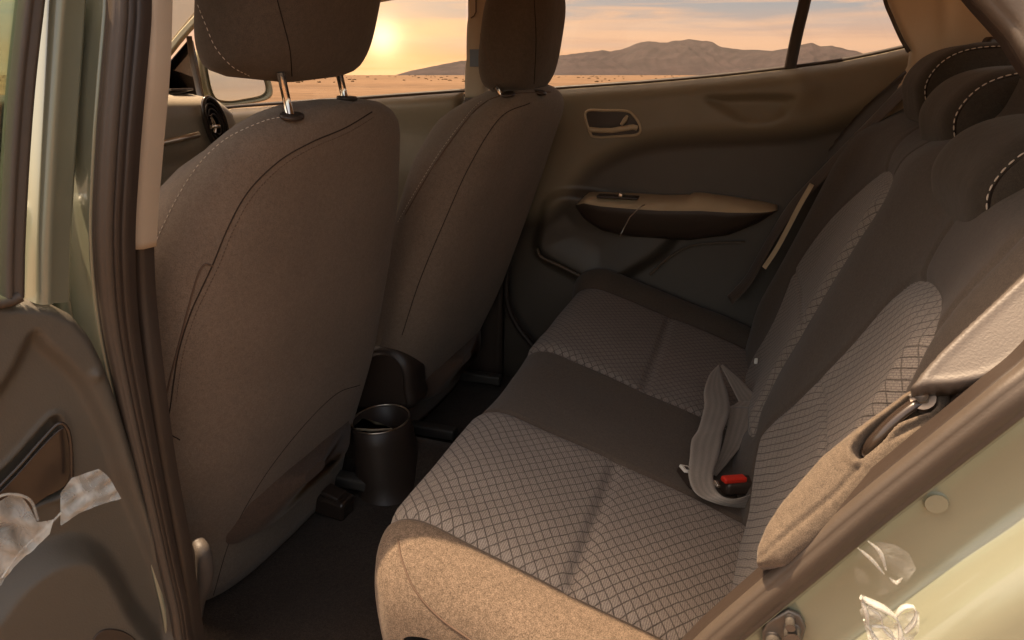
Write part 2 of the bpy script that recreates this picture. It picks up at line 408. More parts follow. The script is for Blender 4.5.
for y in ys:
    near = np.clip(-(y - .004) / .099, 0, 1); far = np.clip((y - 1.21) / .13, 0, 1)
    ins = .125 * (1 - math.sqrt(max(0, 1 - near ** 2.2)))          # rounded near side
    for i in range(len(prof)):
        p = prof[i].copy(); s = sl[i]; d = 0
        top = float(sst(.0, .10, s) * (1 - sst(s_nose + .05, s_nose + .16, s)))
        for sy in seams_y: d -= .005 * math.exp(-((y - sy) / .0055) ** 2)
        inn = 1 if (.004 < y < .362 or .682 < y < 1.205) else 0
        w = min(abs(y - .004), abs(y - .362)) if y < .4 else min(abs(y - .682), abs(y - 1.205))
        if inn:
            e = min(1, w / .03); d -= .011 * math.exp(-((s - s_cr) / .011) ** 2) * (.35 + .65 * e); d += .006 * e * (1 - math.exp(-((s - s_cr) / .06) ** 2))
        if .362 < y < .682: d -= .006 * math.sin(math.pi * (y - .362) / .32) * top
        if y > 1.205: d += .036 * math.sin(min(1, (y - 1.205) / .09) * math.pi / 2) * (.4 + .6 * top) - .10 * max(0, (y - 1.29) / .045) ** 2
        if abs(y - 1.205) < .012: d -= .004 * math.exp(-((y - 1.205) / .005) ** 2)
        if y < .004:
            e_ = 1 - math.sqrt(max(0, 1 - near ** 2.2)); p = np.array([.25 + (p[0] - .25) * (1 - .26 * e_), -.2 + (p[1] + .2) * (1 - .55 * e_)])
        d += .0022 * math.sin(7 * y + 9 * s) * math.sin(5 * s + 3 * y) + .0012 * math.sin(31 * y + 12 * s + 2 * math.sin(9 * y)) * math.sin(23 * s + 5 * y)
        yy = y
        if y < 0: yy = y - .005 * math.sin(near * math.pi / 2) * float(sst(.0, .3, s))
        V.append((p[0] + pn[i][0] * d, yy, p[1] + pn[i][1] * d)); uv.append((s, y))
        a = max(min(y - .004, .362 - y), min(y - .682, 1.205 - y))
        sdA.append(min(a, s_nose + .075 - s))
FC = gridF(len(ys), len(prof))
cush = mk('cushion', V, FC, [M['cushion'], M['side_cloth']], bench, fm=[1 if f_[0] // len(prof) < 26 else 0 for f_ in FC], uv=uv, at={'sd': sdA}, bvh=True)
# backrest: plane X - .36 z = .524
KB = .36; bu = nrm((KB, 0, 1)); bn = nrm((-1, 0, KB))               # up along, outward (towards front)
def PB(x, y): p = PL(x, y, (1, 0, -KB), .524); return np.array([p[2], p[1]])    # (z, y) on the back plane
inA = [tuple(PB(*p)) for p in cat([(744, 640), (722, 596), (742, 520), (758, 462), (772, 430), (800, 398), (850, 338), (893, 286), (915, 277), (936, 292), (944, 322), (940, 350), (905, 420), (850, 500), (800, 600)], 6, True)]
inB = [tuple(PB(*p)) for p in cat([(740, 400), (752, 362), (775, 322), (800, 268), (835, 213), (868, 178), (885, 170), (894, 182), (890, 206), (862, 248), (832, 292), (805, 335), (782, 372), (768, 410), (758, 440)], 6, True)]
sp1 = [tuple(PB(*p)) for p in cat([(1000, 168), (965, 195), (935, 232), (918, 262), (914, 277)], 6)]
sp2 = [tuple(PB(*p)) for p in cat([(1060, 195), (1010, 262), (965, 315), (940, 350)], 6)]
sp3 = [tuple(PB(*p)) for p in cat([(945, 100), (915, 140), (893, 182)], 6)]
sp4 = [tuple(PB(*p)) for p in cat([(903, 112), (893, 130), (884, 168)], 6)]
zs = np.linspace(-.26, .60, 150); yb = np.linspace(-.06, 1.40, 250)
ZZ, YY = np.meshgrid(zs, yb, indexing='ij')
dA = sdpoly(ZZ, YY, inA); dB = sdpoly(ZZ, YY, inB); dd = np.maximum(dA, dB)
H = .012 * sst(0, .035, dd) - .004 * np.exp(-(dd / .006) ** 2)
for L in (sp1, sp2, sp3, sp4): H -= .005 * np.exp(-(dline(ZZ, YY, L) / .005) ** 2)
ctr = lambda c, w: np.exp(-((YY - c) / w) ** 2)
H += .014 * ctr(.03, .07) * sst(-.2, .0, ZZ) * (1 - sst(.35, .55, ZZ)) + .034 * ctr(1.19, .085) * sst(-.2, .0, ZZ) * (1 - sst(.35, .56, ZZ))
H += .014 * ctr(.56, .10) - .01 * ctr(.30, .10) - .008 * ctr(.9, .12)
H -= .011 * np.exp(-((ZZ - .115) / .006) ** 2) * (dd > .0) * sst(0, .02, dd) * .55
H -= .07 * sst(.43, .56, ZZ)
H -= .10 * sst(1.27, 1.40, YY) ** 1.5
H += .003 * np.sin(9 * YY + 6 * ZZ) * np.sin(7 * ZZ)
V = np.stack([.524 + KB * ZZ + bn[0] * H, YY, ZZ + bn[2] * H], -1).reshape(-1, 3)
n = V.shape[0]
mk('backrest', V, gridF(len(zs), len(yb)), M['back'], bench, uv=np.stack([ZZ * 1.06, YY], -1).reshape(-1, 2), at={'sd': dd.ravel()}, bvh=True)
back = [o for o in col.objects if o.name == 'backrest'][0]
sol = back.modifiers.new('thick', 'SOLIDIFY'); sol.thickness = .03; sol.offset = -1
# rear headrests: low pads whose near side face carries a stitched seam
def pad(yn, yf, xo, zo, s=1.0):
    side = cat([(.012, -.115), (-.006, -.075), (-.012, -.035), (.008, .005), (.045, .030), (.10, .040), (.16, .034), (.20, .0), (.20, -.07), (.14, -.125), (.07, -.14)], 8, True)
    side = np.array([(a * s, b * s) for a, b in side]); c = side.mean(0)
    rings = []; n = 17
    for k in range(n):
        q = k / (n - 1); e = abs(2 * q - 1); sc = 1 - .12 * max(0, (e - .55) / .45) ** 3; 
        yy = yn + (yf - yn) * q
        rings.append([(xo + c[0] + (a - c[0]) * sc, yy, zo + c[1] + (b - c[1]) * sc) for a, b in side])
    capN = [[(xo + c[0] + (a - c[0]) * f, yn - dy, zo + c[1] + (b - c[1]) * f) for a, b in side] for f, dy in ((.10, .020), (.45, .018), (.70, .012), (.82, .005))]
    capF = [[(xo + c[0] + (a - c[0]) * f, yf + dy, zo + c[1] + (b - c[1]) * f) for a, b in side] for f, dy in ((.82, .005), (.70, .012), (.45, .018), (.10, .020))]
    v, f = loft(capN + rings + capF); edge = [np.array((xo + c[0] + (a - c[0]) * .885, yn - .0015, zo + c[1] + (b - c[1]) * .885)) for a, b in side]
    return v, f, edge
for (yn, yf, xo, zo, lab) in ((.90, 1.12, .738, .606, 'far dark headrest pad with pale side stitching by the far window corner'),
                              (.555, .80, .722, .560, 'middle dark headrest pad with pale side stitching'),
                              (.175, .445, .684, .497, 'near dark headrest pad with pale side stitching')):
    v, f, e = pad(yn, yf, xo, zo); h = mk('headrest', v, f, M['pad'], bench); h['label'] = lab; recalc(h)
    e = np.array(e); st = stitches('stitching', None, None, M['thread'], h, P=e[2:56] + np.array([0, -.0012, 0]), L=.0075, gap=.0035, r=.0011); st.location = (0, 0, 0)
    seam = tube(e[2:56] + np.array([0.003, -.0002, -.003]), .0016, 6); mk('seam', *seam, M['seam'], h)
# piping on the near cushion corner
seamline('piping', 'cushion', [(398, 540), (402, 560), (415, 590), (440, 618), (478, 645)], M['seamlight'], cush, .0014, .0004)
bpy.context.view_layer.update()
# buckle slots and small latch dot on the backrest
mk('hook', *rbox(PL(756, 361, (1, 0, -KB), .510), (.008, .006, .014), r=.002), M['white'], bench)

# ================================================================== FRONT SEATS
def front_seat(label, yc, xtop, ztop, lean, shift, near):
    root = thing('front_seat', label, 'car seat', (xtop - .3, yc, -.38), 'front seats')
    up = nrm((lean, 0, 1)); fw = nrm((-1, 0, lean)); LEN = (ztop + .36) / up[2]
    nv = 60; ns = 72; rings = []; hw_t = [(-.36, .27), (-.2, .292), (.0, .315), (.2, .326), (.33, .320), (.43, .292), (.48, .264), (.51, .236), (.53, .20), (.545, .145), (.552, .07), (.5535, .004)]
    zz = np.r_[np.linspace(-.36, .44, 34), .5535 - .1135 * (1 - np.sin(np.linspace(0, math.pi / 2, 22)))]
    zz = np.unique(np.round(zz, 5)); hz = [a for a, _ in hw_t]; hv = [b + (.012 if near else 0) for _, b in hw_t]
    for z in zz:
        hw = float(np.interp(z, hz, hv)); tp = float(sst(.40, .5535, np.array(z)))
        dz = (z - .5535) ; p0 = np.array([xtop, yc, ztop]) + up * (dz / up[2])
        th = .24 - .10 * tp - .05 * float(sst(.3, -.36, np.array(z)) * 0); edge = max(0, (z - .49) / .0635); th0 = th; th *= math.sqrt(max(.0008, 1 - edge ** 2))
        ring = []
        for k in range(ns):
            a = 2 * math.pi * k / ns; ca, sa = math.cos(a), math.sin(a)
            ex = .46 ; X = math.copysign(abs(ca) ** ex, ca); Yv = math.copysign(abs(sa) ** .62, sa)
            b = th / 2 - th / 2 * Yv                      # forward offset (0 = back face)
            rear_dish = -.018 * (1 - X * X) * (1 if Yv > 0 else 0) * (1 - tp) * 1.0
            bow = .022 * (X * X) * (1 if Yv > 0 else 0)
            low = .02 * float(sst(.0, -.3, np.array(z))) if Yv > 0 else 0
            y = yc + hw * X * (1 - (.05 + (.85 if near else .6) * float(sst(.30, .54, np.array(z)))) * (b / max(th, 1e-4)) ** 1.6 + .05 * math.sin(math.pi * b / max(th, 1e-4)))
            p = p0 + fw * (b + bow + rear_dish * -.6 + low) ; p[1] = y
            p += fw * ((th0 - th) * (.16 if near else .3))
            ring.append(p)
        rings.append(ring)
    v, f = loft(rings)
    b_ = mk('seat_back', v, f, M['seat'], root, bvh=True); recalc(b_)
    BV[root.name] = BV[b_.name]
    # seat cushion ahead of the backrest
    R = []; x0 = xtop - lean * (ztop + .2) - .08
    for k in range(25):
        q = k / 24; x = x0 + .08 - .56 * q; e = abs(2 * q - 1); s = math.sqrt(max(.02, 1 - e ** 8))
        R.append([(x, yc + .25 * s * math.copysign(abs(math.cos(a)) ** .5, math.cos(a)), -.20 + .03 * q + .085 * s * math.copysign(abs(math.sin(a)) ** .6, math.sin(a))) for a in np.linspace(0, 2 * math.pi, 40, endpoint=False)])
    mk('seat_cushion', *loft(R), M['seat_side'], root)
    # runner under the cushion
    for sy in ((.19,) if near else (-.19, .19)):
        mk('rail', *rbox((x0 - .14, yc + sy, -.345), (.52, .035, .03), r=.006), M['zinc'], root)
    # headrest
    hr = []; cx = xtop + lean * .06 - (.104 if near else .105); yh = yc - (.055 if near else .062); bz = ztop + (.038 if near else -.006); H_ = .22 if near else .26; ks = np.r_[np.linspace(0, 1, 26)]
    for q in ks:
        e = abs(2 * q - 1); s = (1 - e ** 3.4) ** (1 / 2.6) if e < 1 else .0
        s = max(s, .06); z = bz + H_ * q; xo = cx + (lean if near else .10) * H_ * q - .012 * (1 - q)
        wy = (.168 if near else .14) + .012 * (q - .3); wx = .090 if near else .078
        hr.append([(xo + wx * s ** 1.0 * math.copysign(abs(math.cos(a)) ** .72, math.cos(a)) * (1 + .12 * (math.cos(a) < 0)), yh + (wy - .055) * min(1, s * 1.3) * math.copysign(abs(math.sin(a)) ** .6, math.sin(a)) + .055 * s * math.sin(a), z) for a in np.linspace(0, 2 * math.pi, 56, endpoint=False)])
    h_ = mk('headrest', *loft(hr), M['headrest'], root, bvh=True); recalc(h_)
    BV[root.name + 'h'] = BV[h_.name]
    for (a, b), sy in (zip(((292, 117), (347, 99)), (-.07, .07)) if near else zip(((508, 95), (540, 93)), (-.06, .06))):
        h = cast(b_.name, a, b); q = h[0] if h is not None else np.array([xtop - .06, yc + sy, ztop])
        mk('headrest_post', *tube([q - np.array([.0, 0, .02]), np.array([q[0] - (.012 if near else .03), q[1], bz + (.014 if near else .02)])], .0062, 16), M['chrome'], root)
        nn_ = nrm(h[1] * .5 + np.array([0, 0, 1])) if h is not None else np.array([0, 0, 1.])
        c = [q - nn_ * .002 + np.array([.016 * math.cos(a_), .022 * math.sin(a_), 0]) - nn_ * (np.array([.016 * math.cos(a_), .022 * math.sin(a_), 0]) @ nn_) for a_ in np.linspace(0, 2 * math.pi, 32, endpoint=False)]
        mk('post_guide', *plate(c, nn_ * .007, .003), M['dark'], root)
    return root
s1 = front_seat('near front seat with a wide plain brown cloth back and headrest on two bright posts', .328, -.208, .536, .23, 0, True)
s2 = front_seat('far front seat beyond the centre console, its brown back half hidden by the near seat', 1.005, -.040, .545, .36, 0, False)
sb = s1.name
seamline('seam', sb, [(171, 402), (178, 355), (190, 315), (202, 288), (214, 262), (228, 228), (248, 192), (278, 162), (310, 143), (345, 128), (372, 112)], M['seamsoft'], s1, .0012)
stitches('stitching', sb, [(176, 402), (183, 355), (195, 316), (207, 290), (219, 265), (233, 231), (252, 197), (281, 167), (312, 148), (347, 133), (374, 117)], M['seamlight'], s1, L=.004, gap=.002, r=.0006)
seamline('seam', sb, [(171, 402), (168, 430), (180, 440)], M['seam'], s1, .0010)
seamline('seam', sb, [(165, 400), (180, 340), (200, 270), (213, 266)], M['seamlight'], s1, .0016)
seamline('seam', sb, [(212, 600), (232, 535), (262, 480), (300, 430), (335, 395), (360, 385)], M['seam'], s1, .0008)
stitches('stitching', sb, [(150, 256), (165, 222), (183, 188), (203, 160), (228, 138), (262, 122), (282, 117)], M['thread'], s1)
stitches('stitching', s1.name + 'h', [(198, 5), (206, 25), (216, 48), (232, 66), (250, 76)], M['thread'], s1, r=.0006)
seamline('seam', s1.name + 'h', [(276, -5), (284, 25), (290, 50), (292, 76)], M['seam'], s1, .0009)
sb = s2.name
seamline('seam', sb, [(405, 215), (425, 180), (450, 142), (478, 108), (505, 95), (550, 92)], M['seamlight'], s2, .0016)
stitches('stitching', sb, [(398, 222), (415, 192), (440, 152), (470, 112), (483, 100)], M['thread'], s2, r=.0006)
seamline('seam', sb, [(402, 335), (420, 280), (445, 220), (470, 165), (500, 118), (530, 103)], M['seamsoft'], s2, .0012)
seamline('seam', s2.name + 'h', [(484, 2), (480, 30), (488, 58), (504, 82)], M['seamlight'], s2, .0008)
seamline('seam', s2.name + 'h', [(534, -4), (536, 40), (534, 84)], M['seam'], s2, .0010)

# ================================================================== helpers for pressed panels
def relief(name, pts_px, org, nrmv, hfun, mat, parent, step=.006, snap=True, bvh=False, roll=.006, depth=.02, uvec=None, back=True, sdf=None):
    """sheet over an outline on the plane (org, nrmv) pressed to height hfun(x,y,z,px,py,sd) along nrmv"""
    n = nrm(nrmv); org = np.array(org, float)
    u = nrm(np.array(uvec) - n * (np.array(uvec) @ n)) if uvec is not None else nrm(np.cross([0, 0, 1], n)); v = np.cross(n, u)
    O = []
    for p in pts_px:
        q = PL(p[0], p[1], n, n @ org) if len(p) == 2 else np.array(p, float); O.append(((q - org) @ u, (q - org) @ v))
    O = np.array(O); lo = O.min(0) - step * 2; hi = O.max(0) + step * 2
    a = np.arange(lo[0], hi[0], step); b = np.arange(lo[1], hi[1], step); A, B = np.meshgrid(a, b, indexing='ij')
    sd = sdpoly(A, B, O); e = 1e-4
    gx = (sdpoly(A + e, B, O) - sd) / e; gy = (sdpoly(A, B + e, O) - sd) / e
    mv = (sd < 0) & (sd > -step * 1.5); A = np.where(mv, A - sd * gx, A); B = np.where(mv, B - sd * gy, B); sd2 = np.where(mv, 0, sd)
    P = org + A[..., None] * u + B[..., None] * v
    rel = P - C0; dep = rel @ Fv; PXx = 512 + FPX * (rel @ Rv) / dep; PYy = 320 - FPX * (rel @ Uv) / dep
    h = hfun(P[..., 0], P[..., 1], P[..., 2], PXx, PYy, sd2)
    q = np.clip(sd2 / roll, 0, 1); h = h - depth * (1 - np.sqrt(np.clip(1 - (1 - q) ** 2, 0, 1)))
    P = P + h[..., None] * n
    ok = sd > -step * 1.5; na, nb = A.shape; idx = -np.ones((na, nb), int); idx[ok] = np.arange(ok.sum())
    F = []
    for i in range(na - 1):
        for j in range(nb - 1):
            q4 = (idx[i, j], idx[i + 1, j], idx[i + 1, j + 1], idx[i, j + 1])
            if min(q4) >= 0 and max(sd[i, j], sd[i + 1, j], sd[i + 1, j + 1], sd[i, j + 1]) > 0: F.append(q4)
    V = P[ok]
    o = mk(name, V, F, mat, parent, bvh=bvh, at=None if sdf is None else {'sd': sdf(PXx, PYy)[ok]})
    if back: s = o.modifiers.new('thick', 'SOLIDIFY'); s.thickness = .004; s.offset = -1
    return o
def litpad(name, a, b):
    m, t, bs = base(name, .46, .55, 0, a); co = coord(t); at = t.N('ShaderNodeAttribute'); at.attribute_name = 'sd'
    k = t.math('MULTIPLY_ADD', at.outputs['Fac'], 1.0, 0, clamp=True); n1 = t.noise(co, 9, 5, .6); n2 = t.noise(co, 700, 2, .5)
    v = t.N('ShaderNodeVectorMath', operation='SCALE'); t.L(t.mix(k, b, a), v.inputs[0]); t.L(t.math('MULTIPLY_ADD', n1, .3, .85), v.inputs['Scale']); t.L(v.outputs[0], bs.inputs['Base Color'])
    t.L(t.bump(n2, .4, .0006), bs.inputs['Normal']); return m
M['door_lit'] = litpad('lit_upper_door_trim', (.215, .175, .115), (.060, .047, .035))  # upper pad colour raised to paint in the light along the door top
def inpx(PXx, PYy, poly): return sdpoly(PXx, PYy, cat(poly, 6, True))

# ================================================================== CAR BODY
body = thing('car_body', 'pale green car body shell with brown door seals around the open rear doorway', 'car body', (0, .6, -.6))
yI = -.12
ap = [(-.20, -.12, -.38), PY(191, 670, yI), PY(173, 600, yI), PY(150, 500, yI), PY(127, 400, yI), PY(112, 320, yI), PY(106, 240, yI), PY(109, 160, -.11), PY(114, 90, -.095), PY(120, 20, -.075), PY(126, -60, -.05),
      (-.23, -.02, .80), (-.10, -.0, .842), (.1, .0, .85), (.32, -.0, .825), (.47, -.01, .775), PY(1006, 0, -.03), PY(1046, 52, -.045), (.700, -.065, .52), (.722, -.09, .45), PY(1050, 362, yI + .01), PY(1003, 402, yI), PY(935, 456, yI), PY(870, 508, yI), PY(795, 572, yI), PY(722, 634, yI),
      PY(660, 690, yI), (.30, -.12, -.16), (.20, -.12, -.28), (.08, -.12, -.36)]
AP = resample(cat(ap, 10), .008)
# seal bulb (light brown), groove, inner lip (dark)
bulb = [(-.013, .0), (-.0128, .006), (-.011, .0095), (-.009, .0105), (-.0078, .0098), (-.0068, .0105), (-.003, .0125), (.002, .0128), (.0055, .0118), (.0068, .0098), (.008, .0098), (.0105, .0085), (.0122, .004), (.0125, -.01)]
iB = int(np.argmin(np.linalg.norm(AP - np.array(ap[13]), axis=1)))
k_ = sst(iB - 40, iB + 10, np.arange(len(AP)))
sq = np.where(np.arange(len(AP)) < iB, .58 + .42 * sst(-.15, .42, AP[:, 2]), 1.0)
def squeeze(v, n):
    c = np.repeat(AP, n, axis=0); return c + (v - c) * np.repeat(sq, n)[:, None]
va, f = sweep(AP, bulb, (0, -1, 0)); vb, _ = sweep(AP, [(a * 1.35, b * 1.1) for a, b in bulb], (0, -1, 0)); kk = np.repeat(k_, len(bulb))[:, None]; v = squeeze(np.array(va) * (1 - kk) + np.array(vb) * kk, len(bulb)); mk('door_seal', v, f, M['rubber'], body)
lip = [(.0115, -.012), (.012, -.002), (.0145, .003), (.017, .0015), (.018, -.003), (.0185, -.009), (.0195, -.005), (.0215, -.003), (.0235, -.006), (.0245, -.012), (.025, -.02)]
lip2 = [(.0145, -.012), (.0152, -.002), (.016, .000), (.0168, -.001), (.0174, -.003), (.0178, -.005), (.018, -.008), (.0182, -.010), (.0184, -.012), (.0186, -.014), (.019, -.018)]
va, f = sweep(AP, lip, (0, -1, 0)); vb, _ = sweep(AP, lip2, (0, -1, 0)); kk = np.repeat(k_, len(lip))[:, None]; v = squeeze(np.array(va) * (1 - kk) + np.array(vb) * kk, len(lip)); mk('inner_seal', v, f, M['rubber_dark'], body)
rim = [(-.0132, .004), (-.0145, .0095), (-.0165, .0098), (-.018, .006), (-.022, .0025), (-.050, .001), (-.066, -.001), (-.070, -.003)]
jam = [(-.0132, -.01), (-.0132, .004), (-.0142, .009), (-.0162, .0095), (-.018, .006), (-.022, .003), (-.050, .002), (-.074, .004), (-.082, .010), (-.088, .024), (-.094, .040), (-.104, .052), (-.122, .060), (-.17, .070), (-.24, .078), (-.30, .083), (-.34, .083), (-.36, .06)]
i0 = int(np.argmin(np.linalg.norm(AP - np.array(ap[11]), axis=1))); i1 = int(np.argmin(np.linalg.norm(AP - np.array(ap[16]), axis=1)))
v, f = sweep(AP[:i0 + 2], rim, (0, -1, 0)); mk('door_pillar', v, f, M['paint'], body)
v, f = sweep(AP[i0:i1 + 4], [(x, y * .4) for x, y in rim] + [(-.085, -.03)], (0, -1, 0)); mk('roof_rail', v, f, M['paint'], body)
v, f = sweep(AP[i1 + 2:], jam, (0, -1, 0)); mk('quarter_panel', v, f, M['paint'], body)
# second step on the front pillar towards the open door
v, f = sweep(AP[:i0 + 2], [(-.068, -.004), (-.072, .006), (-.080, .008), (-.095, .004), (-.12, .002), (-.13, -.03)], (0, -1, 0)); mk('pillar_skin', v, f, M['paint'], body)
# beige trim of the near pillar
bt = [PY(141, -30, -.04), PY(139, 60, -.06), PY(134, 130, -.07), PY(129, 200, -.08), PY(127, 246, -.085)]
BT = resample(cat(bt, 8), .01)[::-1]
v, f = sweep(BT, [(-.03, -.03), (-.02, .0), (-.01, .006), (.006, .006), (.0165, .002), (.020, -.006), (.018, -.03)], (0, -1, 0)); f = f + [tuple(range(7))] + [tuple(range(len(v) - 1, len(v) - 8, -1))]
mk('pillar_trim', v, f, M['trim'], body)
BL = resample(cat([PY(135, 243, -.075), PY(138, 300, -.08), PY(147, 380, -.09), PY(160, 470, -.095), PY(177, 560, -.10), PY(192, 660, -.10)], 8), .01)[::-1]
v, f = sweep(BL, [(-.02, -.03), (-.014, .0), (-.004, .003), (.006, .001), (.010, -.006), (.011, -.02)], (0, -1, 0)); mk('lower_pillar_trim', v, f, M['dark'], body)
# floor, tunnel, sill, roof
xs = np.linspace(-1.6, .5, 84); yy = np.linspace(-.09, 1.40, 60); X, Y = np.meshgrid(xs, yy, indexing='ij')
Zf = -.385 + .085 * np.exp(-((Y - .66) / .085) ** 4) * (X < .6) + .10 * sst(1.33, 1.37, Y) + .10 * sst(-.03, -.07, Y) + .004 * np.sin(23 * X + 9 * Y) * np.sin(17 * Y)
mk('floor', np.stack([X, Y, Zf], -1).reshape(-1, 3), gridF(84, 60), M['carpet'], body)
xs = np.linspace(-1.2, 1.25, 40); yy = np.linspace(-.03, 1.35, 40); X, Y = np.meshgrid(xs, yy, indexing='ij')  # roof carried forward past its real front edge to shade the front seats
Zr = .965 - .09 * ((X - .1) / 1.1) ** 2 - .095 * ((Y - .66) / .69) ** 4
mk('headliner', np.stack([X, Y, Zr - .025], -1).reshape(-1, 3), gridF(40, 40), M['headliner'], body)
mk('roof', np.stack([X, Y - .0, Zr + .012], -1).reshape(-1, 3), gridF(40, 40), M['paint'], body)
mk('bulkhead', *rbox((-1.75, .63, -.02), (.06, 1.6, .9), r=.02), M['dark'], body)
mk('rear_bulkhead', *rbox((1.12, .66, .02), (.04, 1.5, .86), r=.02), M['dark'], body)
mk('rear_floor', *rbox((.8, .66, -.40), (.7, 1.5, .05), r=.02), M['dark'], body)
mk('unseen_front_door', *rbox((-1.05, -.16, .02), (1.28, .07, .86), r=.03), M['paint'], body)  # plain unseen panel added to stop light leaking into the cabin
mk('sill', *rbox((0, -.155, -.44), (1.6, .1, .12), r=.03), M['paint'], body)
# door striker on the jamb and its bolts
so = PY(785, 630, -.122)
pz = [(762, 628), (768, 618), (788, 607), (800, 612), (806, 624), (800, 645), (780, 660), (762, 648)]
mk('striker_plate', *plate([PY(a, b, -.124) for a, b in pz], (0, -.006, 0), .002), M['zinc'], body)
sp_ = [o for o in col.objects if o.name == 'striker_plate'][0]
for (a, b, r) in ((773, 640, .0095), (792, 632, .0105), (790, 620, .006)):
    q = PY(a, b, -.132); mk('bolt', *tube([q + np.array([0, .004, 0]), q, q + np.array([0, -.004, 0]), q + np.array([0, -.012, 0])], r, 12, taper=lambda t: 1 if t < .3 else .78), M['zinc'], sp_)
gq = PY(936, 503, -.1245); mk('grommet', *tube([gq + np.array([0, .004, 0]), gq + np.array([0, -.0005, 0]), gq + np.array([0, -.0022, 0])], .011, 24, taper=lambda t: 1 - .15 * t), M['paint'], body)
# near side trim beside the bench
tn = nrm((-.38, -.72, .58)); to = PY(830, 480, -.085)
slot = [(862, 462), (858, 452), (872, 434), (898, 414), (922, 395), (934, 396), (936, 412), (918, 420), (900, 428), (886, 444), (872, 456)]
def hb(x, y, z, px, py, sd):
    h = .020 * np.sqrt(np.clip(1 - (1 - np.clip(sd / .028, 0, 1)) ** 2, 0, 1))
    s = inpx(px, py, slot); return h - .030 * sst(-3, 4, s) + .003 * np.exp(-((s + 5) / 4) ** 2) - .0035 * np.exp(-(dline(px, py, [(764, 560), (800, 530), (840, 497), (868, 466), (900, 440), (940, 418)]) / 2.2) ** 2)
side = relief('side_bolster', [(756, 569), (757, 548), (766, 526), (781, 503), (800, 481), (822, 456), (854, 430), (880, 412), (905, 394), (930, 384), (950, 388), (956, 416), (940, 436), (908, 466), (880, 493), (850, 518), (818, 545), (785, 568)], to, tn, hb, M['bolster'], body, .0024, roll=.004, depth=.03, bvh=True)
BQ = [PL(a, b, tn, tn @ to + h_) for a, b, h_ in ((866, 452, .0), (874, 441, .012), (890, 424, .017), (908, 409, .018), (922, 401, .016))]
mk('latch_loop', *tube(resample(cat(BQ, 8), .004), .0055, 10, b=.0075), M['gloss'], side)
q = PL(924, 400, tn, tn @ to + .016); mk('bolt', *tube([q - tn * .01, q + tn * .006], .011, 16), M['zincd'], side); mk('bolt', *tube([q + tn * .006, q + tn * .012], .006, 6), M['zincd'], side)
q = PL(862, 432, tn, tn @ to + .03)
for a, b in ((876, 440), (889, 423), (884, 452)):
    q = PL(a, b, tn, tn @ to + .012); mk('rivet', *tube([q - tn * .003, q + tn * .004], .0028, 10), M['dark'], side)
def hu(x, y, z, px, py, sd): return .006 * np.sqrt(np.clip(1 - (1 - np.clip(sd / .012, 0, 1)) ** 2, 0, 1)) + .003 * np.exp(-((sd - .006) / .003) ** 2)
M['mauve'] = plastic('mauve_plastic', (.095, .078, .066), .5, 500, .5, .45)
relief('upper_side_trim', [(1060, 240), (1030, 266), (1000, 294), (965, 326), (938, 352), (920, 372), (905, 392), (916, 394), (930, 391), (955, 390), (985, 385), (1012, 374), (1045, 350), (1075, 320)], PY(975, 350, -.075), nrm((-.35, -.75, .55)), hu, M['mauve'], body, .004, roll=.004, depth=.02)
for i in range(9):
    q = PY(938 + i * 5.6, 422 - i * 6.2, -.085); mk('clip_rib', *rbox(q, (.004, .012, .018), (0, .6, 0), r=.0015), M['rubber_dark'], body)
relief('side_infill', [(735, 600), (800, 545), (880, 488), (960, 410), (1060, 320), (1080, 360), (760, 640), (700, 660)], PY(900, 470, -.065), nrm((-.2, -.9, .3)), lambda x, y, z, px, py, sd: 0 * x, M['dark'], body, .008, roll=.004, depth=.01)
# wheel-arch filler low behind the seat side (dark gap beside the seal)

# ------------------------------------------------------------------ far side: pillar, rear quarter, roof trim
M['trim2'] = plastic('pillar_trim_plastic', (.60, .49, .35), .6, 800, .3, .35, .06)
def hc(x, y, z, px, py, sd): return .16 * sst(.80, 1.15, x) + .012 * np.exp(-((px - 945) / 9) ** 2) * sst(60, 0, py)
fcp = relief('rear_pillar_trim', [(884, -40), (887, 0), (894, 18), (903, 38), (911, 52), (909, 66), (896, 90), (860, 160), (900, 200), (1040, 200), (1100, 100), (1100, -40)], (.9, 1.285, .6), (0, -1, 0), hc, M['trim2'], body, .008, roll=.01, depth=.02)
edge = [PY(a, b, 1.284) for a, b in cat([(880, -30), (885, 0), (892, 18), (901, 38), (909, 52)], 8)]
mk('window_edge_seal', *tube(edge, .0045, 8), M['rubber'], fcp)
relief('far_pillar_trim', [(467, -40), (466, 0), (464, 50), (462, 100), (487, 100), (487, 40), (488, -40)], (-.4, 1.30, .6), (0, -1, 0), lambda x, y, z, px, py, sd: .004 * np.sin(px * .2), M['trim'], body, .008, roll=.008, depth=.02)
relief('far_pillar_lower_trim', [(462, 98), (455, 130), (448, 260), (440, 420), (500, 420), (502, 300), (508, 220), (503, 150), (486, 98)], (-.4, 1.275, .6), (0, -1, 0), lambda x, y, z, px, py, sd: .004 * np.sin(px * .2), M['door_low'], body, .010, roll=.008, depth=.02)
q = PY(474.5, 58, 1.292); mk('sticker', *rbox(q, (.030, .002, .048), r=.0008), M['bluetag'], body)
mk('pillar_seam', *tube([PY(a, b, 1.29) for a, b in ((476, -10), (476, 12), (474, 16), (471, 18))], .002, 6), M['seamlight'], body)
